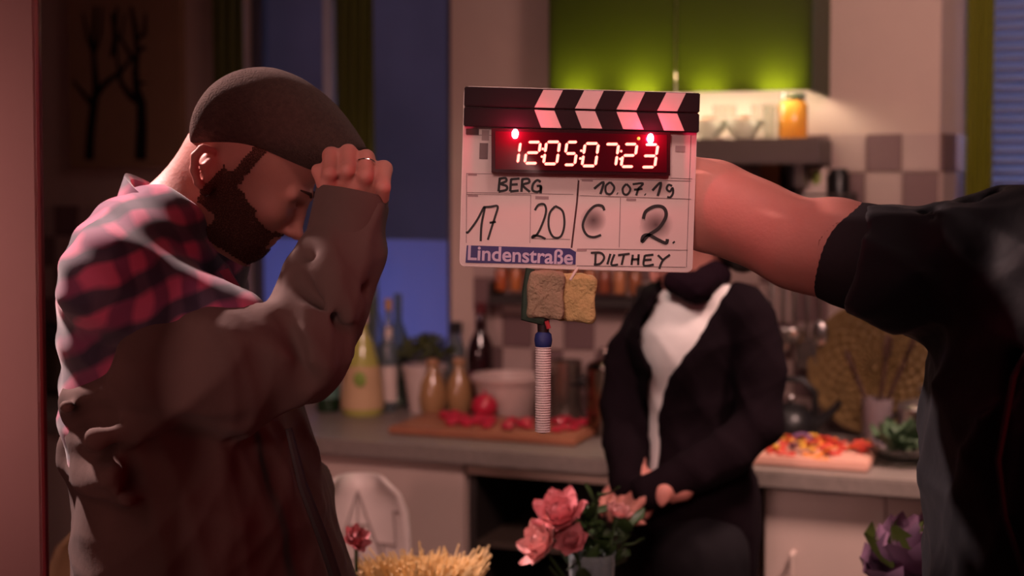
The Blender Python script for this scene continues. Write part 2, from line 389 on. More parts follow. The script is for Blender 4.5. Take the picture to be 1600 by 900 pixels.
# window 1: frame, mullion, panes (lower one frosted), sill
def window(name, x0, x1, z0, z1, mx, zf, wm=KM):
    root = bpy.data.objects.new(name, None); C.objects.link(root); root['kind'] = 'structure'
    mb = MB(); t = .035
    mb.box(x0, x0+t, .05, .10, z0, z1, .004).box(x1-t, x1, .05, .10, z0, z1, .004).box(x0, x1, .05, .10, z0, z0+t, .004).box(x0, x1, .05, .10, z1-t, z1, .004)
    mb.build('window_frame', mat('grey_window_frame', (.10, .09, .12), .5), root, world=wm)
    mb = MB(); mb.box(mx-.016, mx+.016, -.02, .10, z0, z1, .004); mb.build('mullion', mat('white_mullion_paint', (.75, .75, .85), .3), root, world=wm)
    for a_, b_ in ((x0+t, mx-.016), (mx+.016, x1-t)):
        mb = MB(); mb.box(a_, b_, .07, .074, z0+t, z1-t); mb.build('pane', mat('window_glass', (.8, .85, .95), .05, trans=1, var=0), root, world=wm)
        mb = MB(); mb.box(a_, b_, .060, .063, z0+t, zf); mb.build('frosted_film', M_film, root, world=wm)
    mb = MB(); mb.box(x0-.02, x1+.02, -.04, .05, z0-.03, z0, .004); mb.build('window_sill', M_white, root, world=wm)
    return root
M_film = translucent('blue_frosted_film', (.55, .56, .82), .9)
zf = KP(650, 376, 0).z
mx = KP(516, 100, 0).x
window('window_1', WX0, WX1, WZ0, 2.35, mx, zf)
# outside the window: a dim set backdrop and the blue dusk lamp behind the frosted film
mb = MB(); mb.box(WX0-1.2, WX1+.4, 1.5, 1.56, 0, 3); tag(st(mb, 'wall_outside', mat('painted_night_backdrop', (.40, .34, .42), .9, var=.5, scale=2)), None)
p = KM @ Vector((WX0+.32, .75, 1.05)); q = KM @ Vector((WX0+.32, 0, 1.12))
area('added_backdrop_fill', KM @ Vector((WX0-.1, .6, 2.6)), KM @ Vector((WX0-.3, 1.5, 1.9)), .5, .9, (.85, .62, .85))  # added lamp, lifts the backdrop behind the upper panes
area('dusk_window_light', p, q, 1.0, 3.6, (.60, .62, 1), .5)
# window 2 beyond the reveal with blinds and blue daylight
root = bpy.data.objects.new('window_2', None); C.objects.link(root); root['kind'] = 'structure'
mb = MB(); t = .04
mb.box(RW0, RW0+t, WV, WV+.06, .95, 2.4, .004).box(RW1-t, RW1, WV, WV+.06, .95, 2.4, .004).box(RW0, RW1, WV, WV+.06, .95, .99, .004).box(RW0, RW1, WV, WV+.06, 2.36, 2.4, .004)
mb.build('window_frame', M_white, root, world=KM)
mb = MB(); mb.box(RW0+t, RW1-t, WV+.03, WV+.034, .99, 2.36); mb.build('pane', MATS['window_glass'], root, world=KM)
mb = MB(); mb.box(RW0, RW1, .0, WV, .92, .95, .004); mb.build('window_sill', M_white, root, world=KM)
mb = MB(); mb.box(RW0-.2, 2.6, 1.5, 1.56, 0, 3); st(mb, 'wall_outside', mat('pale_day_backdrop', (.5, .55, .8), .9, var=.4, scale=3))
area('daylight_window', KM @ Vector((1.6, .75, 2.3)), KM @ Vector((1.0, 1.5, 1.7)), .8, 10, (.50, .60, 1))
area('daylight_window_in', KM @ Vector((.95, .6, 1.9)), KM @ Vector((.2, .15, 1.7)), .6, 4, (.50, .60, 1))
# venetian blind: every slat a part
bx0 = KP(1546, 200, -WV+.03).x; bx1 = RW1-.05; bc = (bx0+bx1)/2; bh = (bx1-bx0)/2
bl = kthing('venetian_blind', bc, WV-.03, 1.0, 'white slatted venetian blind in the window at the right edge', 'blind')
MB().box(-bh, bh, -.02, .02, 1.36, 1.40, .003).build('head_rail', M_white, bl)
sl = MB().box(-bh, bh, -.014, .014, -.0012, .0012)
sm = sl.build('slat', translucent('blind_slat', (.62, .66, .85), .45), bl); sm.location.z = .02; sm.rotation_euler.x = -.5
for i in range(1, 50):
    c = sm.copy(); C.objects.link(c); c.location.z = .02+i*.027
for y in (-bh+.12, bh-.12): MB().tube([(y, -.016, 0), (y, -.016, 1.37)], .0012, 5).build('cord', M_white, bl)
# curtains
def curtain(name, p0, p1, z0, z1, amp, nf, label, m=None, world_dir=None):
    n = nf*8; vs = []; fs = []
    p0 = Vector(p0); p1 = Vector(p1); d = (p1-p0); nn = Vector((-d.y, d.x, 0)).normalized()
    for j in range(9):
        z = z0+(z1-z0)*j/8
        for i in range(n+1):
            s = i/n; q = p0+d*s+nn*amp*math.sin(s*nf*2*PI+.5*math.sin(j*.7))*(1-.25*j/8); vs.append((q.x, q.y, z))
    for j in range(8):
        for i in range(n): a_ = j*(n+1)+i; fs.append((a_, a_+1, a_+n+2, a_+n+1))
    o = meshobj(name, [KM @ Vector(v) for v in vs], fs, m or M_curt, None, True)
    md = o.modifiers.new('thick', 'SOLIDIFY'); md.thickness = .002
    tag(o, label, 'curtain'); return o
u = lambda px, t=.03: KP(px, 200, t).x
curtain('curtain', (u(534), -.06, 0), (u(592), -.06, 0), 1.02, 2.5, .012, 4, 'olive curtain strip hanging right of the white window post behind the cap')
curtain('curtain', (u(343), -.06, 0), (u(390), -.06, 0), 1.02, 2.5, .012, 3, 'dark green curtain gathered at the left side of the dark window')
y0 = KP(1511, 200, -.09).x; y1 = KP(1552, 200, -.09).x
curtain('curtain', (y0, .09, 0), (y1, .09, 0), .96, 2.5, .014, 3, 'yellow green curtain hanging beside the slatted blind at right', translucent('lime_curtain_cloth', (.30, .30, .02), .5))

# ================================================================== KITCHEN UNITS
CH = .91
mb = MB(); mb.box(LEFT+.01, .9, -.62, -.01, CH-.04, CH, .004); o = mb.build('worktop', M_wt, None, False, KM); tag(o, 'long grey speckled worktop running along the tiled kitchen wall', 'worktop')
def bar_handle(parent, x, y, z, w=.10, vertical=False):
    mb = MB()
    if vertical: pts = [(x, y, z-w/2), (x, y-.03, z-w/2), (x, y-.03, z+w/2), (x, y, z+w/2)]
    else: pts = [(x-w/2, y, z), (x-w/2, y-.03, z-.012), (x+w/2, y-.03, z-.012), (x+w/2, y, z)]
    return mb.tube(pts, .0055, 8).build('handle', M_dsteel if not vertical else M_white, parent)
def unit(x0, x1, label, kind):
    r = kthing('base_cabinet', (x0+x1)/2, -.29, 0, label, 'cabinet'); w_ = (x1-x0)/2-.001; H = CH-.042
    mb = MB(); mb.box(-w_, -w_+.018, -.27, .27, .1, H).box(w_-.018, w_, -.27, .27, .1, H).box(-w_+.018, w_-.018, .26, .27, .1, H).box(-w_+.018, w_-.018, -.27, .26, .1, .118)
    mb.box(-w_+.02, w_-.02, -.22, .25, 0, .1)
    mb.box(-w_+.018, w_-.018, -.27, .26, H-.018, H)
    mb.build('carcass', M_white if kind != 'open' else M_dark, r, False)
    if kind == 'drawers':
        zs = [.105, .38, .62, H]; zs = [.105, .35, .595, .72+.012, H]
        zs = [.105, .37, .617, H-.002]
        for a_, b_ in zip(zs[:-1], zs[1:]):
            d = MB().box(-w_+.002, w_-.002, -.292, -.272, a_+.003, b_-.003, .003).build('drawer', M_white, r, False)
            bar_handle(d, .035, -.292, (a_+b_)/2+.03, .10)
    elif kind == 'doors':
        for a_, b_, hx in ((-w_, 0, -w_+.07), (0, w_, .07)):
            d = MB().box(a_+.002, b_-.002, -.292, -.272, .105, H-.004, .003).build('door', M_white, r, False)
            bar_handle(d, hx, -.292, .66, .12, True)
    elif kind == 'open':
        MB().box(-w_+.018, w_-.018, -.26, .26, .43, .448).box(-w_+.018, w_-.018, -.262, .26, .655, .668).build('shelf', mat('brown_shelf', (.06, .04, .03), .6), r, False)
        MB().box(-w_, w_, -.290, -.271, H-.028, H, .002).build('front_rail', mat('warm_front_rail', (.62, .44, .36), .5), r, False)
    return r
ux = lambda px: KP(px, 800, .6).x
unit(LEFT+.02, ux(515)-.302, 'cream base cabinet behind the left of the man in the cap', 'doors')
unit(ux(515)-.3, ux(722), 'cream drawer cabinet with bar handles right of the man in the cap', 'drawers')
unit(ux(722)+.002, ux(990), 'dark open base cabinet with shelves behind the pink peonies', 'open')
unit(ux(990)+.002, ux(1180), 'cream base cabinet behind the woman in the cardigan', 'doors')
unit(ux(1190), ux(1383)*2-ux(1190), 'pale cream base cabinet with looped handle at the right of the woman', 'doors')

# green lit cupboard over the shelf
g0 = KP(856, 140, .30); g1 = KP(1268, 140, .30); gz = g1.z
gw = (g1.x-g0.x); gu = (g0.x+g1.x)/2
gc = kthing('wall_cupboard', gu, 0, gz, 'green glass fronted wall cupboard lit from inside above the shelf', 'cupboard')
MB().box(-gw/2, -gw/2+.015, -.29, -.001, 0, .75).box(gw/2-.015, gw/2, -.29, -.001, 0, .75).box(-gw/2, gw/2, -.29, -.001, .75, .77).build('carcass', mat('dark_green_side', (.03, .06, .01), .5), gc, False)
for i in range(2):
    MB().box(-gw/2+i*gw/2+.002, -gw/2+(i+1)*gw/2-.002, -.300, -.292, 0.0, .76, .002).build('door', M_green, gc, False)
MB().box(-gw/2+.02, gw/2-.02, -.22, -.10, .045, .06, .003).build('lamp_strip', M_white, gc, False)
for i in range(4):
    x = gu-gw/2+gw*(i+.5)/4
    area('cupboard_lamp', KM @ Vector((x, -.17, gz+.035)), KM @ Vector((x, -.10, gz-.4)), .07, .9, (1, .84, .62))
    area('cupboard_lamp_up', KM @ Vector((x, -.250, gz+.0)), KM @ Vector((x, -.285, gz+.26)), .08, 1.6+.7*(i%2), (1, .85, .45))
# shelf under it
s0 = KP(770, 215, .22); s1 = KP(1280, 215, .22)
sh = kthing('wall_shelf', (s0.x+s1.x)/2, 0, s1.z-.065, 'thick grey wall shelf with lit glasses under the green cupboard', 'shelf')
sw = (s1.x-s0.x)/2; sz = s1.z
MB().box(-sw, sw, -.22, -.009, 0, .065, .003).build('board', mat('grey_brown_shelf', (.12, .085, .08), .5), sh, False)
for x in (-sw+.06, sw-.06): MB().box(x-.012, x+.012, -.16, -.009, -.06, 0, .002).build('bracket', M_dsteel, sh)
M_glass = mat('clear_glass', (.9, .92, .9), .03, trans=1, var=0)
def lathe_thing(name, px, t, z, prof, m, label, cat, group=None, n=24, part='body'):
    p = KP(px, 500, t); r = kthing(name, p.x, -t, z, label, cat, group)
    MB().lathe(prof, n).build(part, m, r); return r
zsh = s1.z
def shelfthing(px, kind, label):
    if kind == 'glass':
        r = lathe_thing('drinking_glass', px, .13, zsh+.001, [(.028, 0), (.031, .09), (.029, .09), (.026, .006), (0, .006)], M_glass, label, 'glass', part='bowl')
    elif kind == 'bowl':
        r = lathe_thing('glass_bowl', px, .13, zsh+.001, [(.02, 0), (.046, .03), (.048, .05), (.045, .05), (.040, .03), (0, .008)], mat('frosted_white_glass', (.95, .9, .8), .35, trans=.5), label, 'bowl', part='bowl')
        MB().ball((0, 0, .045), (.022, .022, .018)).build('candle', mat('brown_wax', (.12, .05, .02), .6), r)
    elif kind == 'jar':
        r = lathe_thing('jar', px, .13, zsh+.001, [(.036, 0), (.038, .01), (.038, .085), (.030, .095), (.030, .10), (0, .10)], mat('amber_jar', (.75, .32, .05), .15, trans=.55), label, 'jar', part='body')
        MB().lathe([(.032, .10), (.032, .115), (0, .115)]).build('lid', M_steel, r)
    return r
shelfthing(1105, 'bowl', 'white glass bowl glowing beside the slate on the wall shelf')
shelfthing(1130, 'glass', 'drinking glass between the two white bowls on the wall shelf')
shelfthing(1160, 'bowl', 'white glass bowl in the middle of the lit wall shelf')
shelfthing(1190, 'glass', 'drinking glass left of the amber jar on the wall shelf')
shelfthing(1208, 'glass', 'drinking glass touching the amber jar on the lit wall shelf')
shelfthing(1236, 'jar', 'amber jar with metal lid at the right end of the wall shelf')
# things under the shelf: rack with boxes and utensil rail
p0 = KP(1150, 318, .12); p1 = KP(1330, 318, .12)
rk = kthing('spice_rack', (p0.x+p1.x)/2, 0, p0.z-.012, 'narrow dark wall rack holding packets behind the outstretched arm', 'rack')
rw = (p1.x-p0.x)/2
MB().box(-rw, rw, -.12, -.009, 0, .012, .002).build('shelf', M_dark, rk, False)
MB().tube([(-rw, -.115, .035), (rw, -.115, .035)], .003, 6).build('rail', M_steel, rk)
for x in (-rw+.005, rw-.005): MB().box(x-.005, x+.005, -.118, -.009, 0, .04).build('side', M_dark, rk, False)
def packet(px, w_, h, m, label, cat='packet', green=False, t=.06):
    p = KP(px, 290, t); r = kthing('packet', p.x, -t, p0.z+.0005, label, cat)
    MB().box(-w_/2, w_/2, -.022, .022, 0, h, .003).build('box', m, r, False)
    if green: MB().ball((.012, -.0225, h*.72), (.013, .001, .02)).build('print', mat('green_print', (.30, .36, .08), .5), r)
    return r
packet(1240, .022, .10, M_black, 'slim black packet left of the white packet on the rack')
packet(1270, .075, .095, mat('white_card', (.72, .58, .52), .6), 'white packet with green print on the dark wall rack', green=True)
r = lathe_thing('tin', 1308, .06, p0.z+.0005, [(.03, 0), (.03, .07), (.022, .082), (.022, .09), (0, .09)], M_black, 'round black tin right of the white packet on the rack', 'tin')
packet(1205, .05, .12, mat('brown_card', (.35, .14, .06), .6), 'brown packet on the rack just above the bare arm')
# lower spice shelf with orange-brown jars
p0b = KP(765, 462, .10); p1b = KP(995, 462, .10)
sr = kthing('spice_shelf', (p0b.x+p1b.x)/2, 0, p0b.z-.012, 'small dark spice shelf below the slate on the tiled wall', 'shelf')
rw = (p1b.x-p0b.x)/2; zj = p0b.z
MB().box(-rw, rw, -.10, -.009, -.012, .012, .002).build('board', M_dark, sr, False)
for x in (-rw, rw): MB().box(x-.004, x+.004, -.10, -.009, -.012, .05).build('side', M_dark, sr, False)
jcol = [(.42, .10, .03), (.50, .16, .05), (.30, .08, .04), (.55, .22, .10), (.36, .12, .05)]
jl = ['dark red', 'orange', 'maroon', 'tan', 'rust']
proto = None
jn = ['leftmost on the spice shelf', 'second from the left on the spice shelf', 'left of the green scrubbing sponge', 'behind the green scrubbing sponge', 'between the two hanging sponges',
      'behind the yellow sponge', 'right of the yellow sponge', 'third from the right on the spice shelf', 'second from the right on the spice shelf', 'rightmost on the spice shelf']
for i in range(10):
    x = p0b.x+.018+i*(rw*2-.036)/9; k = i % 5
    r = kthing('spice_jar', x, -.055, zj+.0125, f'{jl[k]} spice jar {jn[i]}', 'jar', 'spice jars on the low shelf')
    MB().lathe([(.016, 0), (.0175, .004), (.0175, .055), (.013, .062), (0, .062)], 16).build('body', mat('spice_'+jl[k].replace(' ', '_'), jcol[k], .25, coat=.4), r)
    MB().lathe([(.0155, .062), (.0155, .078), (0, .078)], 16).build('lid', mat('spice_lid', (.30, .16, .10), .4), r)

# hanging utensils on a rail right of the woman
p0c = KP(1150, 405, .05); p1c = KP(1300, 405, .05)
ra = kthing('utensil_rail', (p0c.x+p1c.x)/2, 0, p0c.z, 'steel utensil rail on the tiles behind the forearm', 'rail'); rw = (p1c.x-p0c.x)/2
MB().tube([(-rw, -.05, 0), (rw, -.05, 0)], .005, 8).build('bar', M_steel, ra)
for x in (-rw+.02, rw-.02): MB().tube([(x, -.009, 0), (x, -.05, 0)], .006, 8).build('bracket', M_steel, ra)
ul = [(1206, 'ladle', .26, 'steel ladle hanging nearest the woman on the rail'), (1225, 'spoon', .21, 'steel serving spoon hanging second from the woman'), (1243, 'ladle', .20, 'small steel ladle hanging in the middle of the rail'),
      (1262, 'spatula', .24, 'steel spatula hanging second from the right on the rail'), (1282, 'spoon', .19, 'steel spoon hanging at the right end of the rail')]
for px, kd, L, lb in ul:
    p = KP(px, 420, .062); r = kthing(kd, p.x, -.063, p0c.z-.005-L, lb, 'utensil')
    MB().tube([(0, 0, .03), (0, 0, L-.01), (0, .006, L+.010), (0, .014, L+.004)], [.0045, .006, .003, .003], 8).build('handle', M_steel, r)
    if kd == 'ladle': MB().lathe([(0, -.012), (.02, -.008), (.032, .008), (.036, .026), (.033, .026), (.028, .010), (0, -.006)], 18, (0, -.02, 0)).build('bowl', M_steel, r)
    elif kd == 'spoon': MB().ball((0, -.003, .005), (.022, .006, .034)).build('bowl', M_steel, r)
    else: MB().box(-.028, .028, -.004, .0, -.04, .04, .0015).build('blade', M_steel, r)

# ------------------------------------------------------------------ things on the worktop
def bottle(px, t, prof, m, label, capm=None, capr=None, label_m=None, lz=None, name='bottle'):
    r = lathe_thing(name, px, t, CH+.0005, prof, m, label, 'bottle')
    H = prof[-1][1]
    if capm: MB().lathe([(capr, H-.02), (capr, H+.012), (0, H+.012)], 16).build('cap', capm, r)
    if label_m: 
        rr = max(q[0] for q in prof)+.0008
        MB().lathe([(lz[2] if len(lz) > 2 else rr, lz[0]), (lz[3] if len(lz) > 3 else rr, lz[1])], 24).build('label', label_m, r)
    return r
M_dg = mat('dark_green_glass', (.02, .05, .02), .08, trans=.4, coat=.3); M_cg = mat('pale_glass', (.45, .55, .58), .05, trans=.85)
M_cork = mat('cork', (.45, .25, .12), .9); M_paper = mat('label_paper', (.62, .50, .45), .8)
r = bottle(566, .23, [(.055, 0), (.060, .01), (.060, .04), (.048, .14), (.032, .20), (.015, .235), (.013, .26), (.013, .28), (0, .28)], mat('yellow_green_bottle', (.42, .40, .10), .2, coat=.4), 'squat yellow green juice bottle with round label beside the elbow', mat('pink_cap', (.8, .5, .45), .4), .016)
MB().lathe([(.0612, .02), (.0612, .042), (.0495, .138)], 28).build('label', mat('buff_label', (.55, .36, .20), .7), r)
MB().ball((.018, -.053, .105), (.020, .006, .022)).build('emblem', mat('green_emblem', (.25, .36, .07), .6), r)
r = bottle(607, .16, [(.02, 0), (.024, .008), (.024, .17), (.010, .22), (.009, .31), (0, .31)], M_cg, 'slim clear bottle with pale labels right of the juice bottle', M_cork, .011, M_paper, (.03, .13))
MB().lathe([(.0125, .20), (.0105, .24)], 16).build('neck_label', M_paper, r)
bottle(585, .07, [(.03, 0), (.034, .01), (.034, .22), (.013, .28), (.012, .40), (0, .40)], M_cg, 'tall clear glass bottle with green stopper behind the slim bottle', mat('olive_stopper', (.20, .22, .05), .6), .018)
bottle(622, .06, [(.026, 0), (.03, .01), (.03, .2), (.012, .25), (.012, .33), (0, .33)], mat('green_glass', (.25, .32, .26), .06, trans=.8), 'greenish empty bottle left of the potted herb')
bottle(512, .22, [(.03, 0), (.034, .01), (.034, .12), (.014, .17), (.012, .22), (0, .22)], M_dg, 'dark green bottle peeking out beside the jacket front', M_steel, .014, mat('teal_label', (.10, .2, .16), .6), (.04, .09))
for px, lb in ((676, 'left one of the two bulbous amber oil carafes by the board'), (717, 'right one of the two bulbous amber oil carafes by the board')):
    r = bottle(px, .16 if px > 700 else .21, [(.022, 0), (.034, .02), (.039, .055), (.034, .095), (.018, .125), (.014, .14), (.019, .15), (0, .15)], mat('amber_ceramic', (.36, .20, .09), .22, coat=.5), lb, name='carafe')
    MB().lathe([(.020, .148), (.015, .162), (0, .165)], 16).build('stopper', mat('carafe_stopper', (.36, .18, .09), .5), r)
bottle(751, .08, [(.036, 0), (.038, .01), (.038, .17), (.032, .20), (.014, .235), (.0135, .30), (0, .30)], mat('red_wine_bottle', (.02, .006, .008), .1, coat=.6), 'dark wine bottle with maroon capsule behind the enamel bowl', mat('maroon_capsule', (.10, .01, .015), .4), .0155, mat('maroon_label', (.16, .05, .07), .7), (.03, .12))
bottle(712, .05, [(.026, 0), (.028, .01), (.028, .17), (.014, .21), (.013, .24), (0, .24)], M_cg, 'clear vinegar bottle with black cap left of the wine bottle', M_black, .018)
# potted herb
r = lathe_thing('potted_herb', 664, .13, CH+.0005, [(.045, 0), (.062, .12), (.066, .12), (.066, .135), (.058, .135), (.055, .12), (0, .12)], mat('white_pot', (.60, .48, .44), .5), 'bushy dark green herb in a white pot by the blue window', 'plant', part='pot')
mb = MB()
for i in range(260):
    th = random.uniform(0, 2*PI); ph = random.uniform(0, 1.3); R = random.uniform(.04, .085)
    c = Vector((R*math.cos(th)*math.sin(ph)*1.1, R*math.sin(th)*math.sin(ph)*1.1, .145+R*math.cos(ph)*.9))
    a_ = Vector((random.uniform(-1, 1), random.uniform(-1, 1), random.uniform(-.3, 1))).normalized()*.013; b_ = a_.orthogonal().normalized()*.007
    mb.add([c-a_, c+b_, c+a_, c-b_], [(0, 1, 2, 3)])
lv = mb.build('foliage', mat('dark_herb_leaf', (.05, .06, .015), .6), r); lv['kind'] = 'stuff'
# enamel bowl
r = lathe_thing('bowl', 793, .16, CH+.0005, [(.065, 0), (.075, .01), (.092, .10), (.100, .105), (.104, .118), (.098, .123), (.088, .112), (.072, .016), (0, .012)], mat('pale_enamel', (.62, .46, .42), .35, coat=.3), 'large pale enamel bowl with thick rim behind the red cabbage', 'bowl', part='body', n=36)
# chopping board with red cabbage
b0 = KP(648, 678, .33); b1 = KP(932, 678, .33)
cx_ = (b0.x+b1.x)/2; bw = (b1.x-b0.x)/2
bd = kthing('chopping_board', cx_, -.37, CH+.0005, 'reddish wooden chopping board with chopped red vegetables on the worktop', 'board')
MB().box(-bw, bw, -.13, .13, 0, .02, .006).build('board', M_wood, bd)
M_red = mat('red_vegetable', (.50, .02, .05), .3, coat=.3, var=.3, scale=30)
zb = CH+.021
def redball(px, t, r_, label):
    p = KP(px, 600, t); o = kthing('beetroot', p.x, -t, zb, label, 'vegetable')
    MB().ball((0, 0, r_*.93), (r_, r_, r_*.93), 20, 12).build('bulb', M_red, o)
    MB().lathe([(.006, r_*1.8), (.003, r_*1.86+.012), (0, r_*1.86+.014)], 8).build('stem', mat('pink_stem', (.4, .05, .08), .5), o)
redball(757, .30, .036, 'round whole red beetroot on the chopping board')
vert = [(690, 'leftmost'), (712, 'second from left'), (806, 'left of the white handle'), (822, 'beside the white handle'), (880, 'right of the white handle'), (905, 'far right')]
cnt = 0
for i in range(34):
    px = random.uniform(690, 830) if i < 24 else random.uniform(868, 915); t = random.uniform(.27, .44); p = KP(px, 655, t)
    if i < 24 and abs(px-757) < 27 and t < .345: t = random.uniform(.37, .44)
    s_ = random.uniform(.012, .020)
    mb = MB(); mb.ball((0, 0, s_*.55), (s_*1.3, s_, s_*.55), 8, 5, .10)
    o = mb.build('vegetable_piece', M_red, None); o.location = KM @ Vector((p.x, -t, zb)); o.rotation_euler.z = random.uniform(0, 6)
    tag(o, 'chopped red vegetable chunk in the heap left of the wrapped handle' if i < 24 else 'chopped red vegetable chunk right of the wrapped handle', 'vegetable', 'red chunks on the left of the board' if i < 24 else 'red chunks on the right of the board')
# pots on the right of the board
def pot(px, t, R, H, m, label, lid=True, name='cooking_pot'):
    r = lathe_thing(name, px, t, CH+.0005, [(R*.96, 0), (R, .006), (R, H), (R*1.03, H+.003), (R*.97, H+.003), (R*.96, .008), (0, .008)], m, label, 'pot', n=32)
    if lid:
        MB().lathe([(R*1.03, H+.004), (R*.9, H+.015), (R*.3, H+.026), (0, H+.028)], 32).build('lid', m, r)
        MB().lathe([(.008, H+.026), (.007, H+.036), (.016, H+.044), (.014, H+.055), (0, H+.058)], 16).build('knob', m, r)
    for s in (-1, 1): MB().tube([(s*R, -.03, H*.75), (s*(R+.03), -.025, H*.76), (s*(R+.03), .025, H*.76), (s*R, .03, H*.75)], .005, 8).build('handle', M_black, r)
    return r
pot(884, .11, .045, .16, mat('worn_steel', (.40, .32, .28), .25, .9), 'narrow steel stock pot standing behind the chopping board', False)
pot(946, .30, .050, .17, mat('dark_polished_steel', (.22, .17, .15), .15, 1), 'polished dark steel pot with round knob left of the woman')
r = lathe_thing('coffee_pot', 985, .1, CH+.0005, [(.05, 0), (.052, .01), (.040, .11), (.036, .12), (.044, .20), (.046, .205), (0, .215)], mat('dark_polished_steel', (.2, .2, .2)), 'tall faceted espresso pot right behind the polished pot', 'pot', n=8)
MB().lathe([(.006, .215), (.006, .225), (.013, .235), (0, .25)], 12).build('knob', M_steel, r)
# right side: kettle, board with peppers, salad, jar with spoons, pot, wicker tray
r = lathe_thing('kettle', 1237, .18, CH+.0005, [(.065, 0), (.07, .01), (.066, .05), (.04, .085), (.02, .09), (0, .095)], M_black, 'low black kettle with arched handle right of the cardigan', 'kettle')
MB().tube([(-.06, 0, .06), (-.055, 0, .12), (-.02, 0, .15), (.03, 0, .15), (.06, 0, .12), (.062, 0, .06)], .009, 8).build('handle', M_black, r)
MB().tube([(.05, 0, .03), (.10, 0, .07), (.125, 0, .10)], [.018, .011, .008], 10).build('spout', M_black, r)
MB().ball((0, 0, .102), .011).build('knob', M_steel, r)
b0 = KP(1186, 715, .45); b1 = KP(1366, 715, .45)
bd = kthing('serving_board', (b0.x+b1.x)/2, -.45, CH+.0005, 'pink plastic cutting board heaped with sliced peppers at right', 'board'); bw = (b1.x-b0.x)/2
MB().box(-bw, bw, -.12, .12, 0, .022, .005).build('board', mat('pink_plastic', (.66, .36, .28), .4), bd)
PC = [('yellow', (.75, .42, .06)), ('orange', (.70, .22, .04)), ('red', (.55, .05, .03)), ('purple', (.16, .05, .14))]
for i in range(46):
    a_ = random.uniform(-bw+.03, bw-.03); t = random.uniform(-.09, .09); k = random.choices([0, 1, 2, 3], [5, 4, 3, 1])[0]
    if a_ > 0 and k == 0: k = 2
    mb = MB(); L = random.uniform(.018, .032); n = 6; pts = [(L*math.cos(q), L*math.sin(q)*.7, .004) for q in [j*2.4/n-1.2 for j in range(n+1)]]
    mb.tube(pts, [(.004, .007)]*len(pts), 6); o = mb.build('pepper_slice', mat('pepper_'+PC[k][0], PC[k][1], .35, coat=.3), None)
    h = .024+.035*max(0, 1-abs(a_)/bw)*random.random()*(1-abs(t)/.1)
    o.location = KM @ Vector(((b0.x+b1.x)/2+a_, -.45+t, CH+h)); o.rotation_euler = (random.uniform(-.5, .5), random.uniform(-.5, .5), random.uniform(0, 6))
    tag(o, f'{PC[k][0]} pepper slice in the heap on the pink cutting board', 'pepper slice', f'{PC[k][0]} pepper slices on the pink board')
mb = MB()
def leafmesh(L, wd, cup, ruf=.0, n=7, m=5):
    vs = []; fs = []
    for j in range(n+1):
        s = j/n; w_ = wd*math.sin(PI*min(1, s*.92+.06))**.75
        for i in range(m):
            q = (i/(m-1)-.5)*2
            vs.append(Vector((q*w_, L*s, cup*(q*q*.5*wd+s*s*L*.5)+ruf*math.sin(9*s+5*q)*wd*abs(q))))
    for j in range(n):
        for i in range(m-1): a = j*m+i; fs.append((a, a+1, a+m+1, a+m))
    return vs, fs
M_sal = mat('salad_leaf', (.07, .12, .06), .5, var=.4)
sp = KP(1415, 715, .42)
sb = kthing('salad_bowl', sp.x, -.42, CH+.0005, 'glass salad bowl with dark green leaves beside the pepper board', 'bowl')
MB().lathe([(.04, 0), (.07, .012), (.10, .045), (.098, .046), (.068, .016), (0, .006)], 28).build('bowl', M_glass, sb)
mb = MB()
for i in range(60):
    vs, fs = leafmesh(random.uniform(.04, .07), .018, random.uniform(-.5, .8), .2)
    R_ = Matrix.Rotation(random.uniform(0, 6.3), 4, 'Z') @ Matrix.Rotation(random.uniform(-.3, .9), 4, 'X')
    T_ = Matrix.Translation((random.uniform(-.045, .045), random.uniform(-.045, .045), random.uniform(.03, .06)))
    mb.add([T_ @ R_ @ v for v in vs], fs)
o = mb.build('salad', M_sal, sb); o['kind'] = 'stuff'
r = lathe_thing('utensil_jar', 1372, .23, CH+.0005, [(.032, 0), (.036, .01), (.038, .12), (.035, .12), (.032, .012), (0, .01)], mat('grey_stoneware', (.20, .15, .16), .35), 'grey jar of wooden spoons in front of the wicker tray', 'jar')
jx = KP(1372, 500, .23).x
for k, (dx, dy, L, lb) in enumerate(((.055, .005, .30, 'long dark wooden spoon leaning right in the jar'), (-.045, .0, .24, 'short dark wooden spoon leaning left in the jar'), (.015, -.01, .27, 'dark wooden spatula upright in the jar'))):
    base = KM @ Vector((jx-dx*.3, -.23-dy*.3, CH+.016)); d = (KM.to_3x3() @ Vector((dx*2.2, dy, L))).normalized()
    o = empty('wooden_spoon' if k < 2 else 'wooden_spatula', base, lb, 'spoon' if k < 2 else 'spatula', rot=d.to_track_quat('Z', 'Y').to_euler())
    MB().tube([(0, 0, .0), (0, 0, L*.78)], .006, 8).build('handle', mat('dark_wood', (.05, .02, .012), .6), o)
    MB().ball((0, 0, L*.86), (.024, .007, .036)).build('head', MATS['dark_wood'], o)
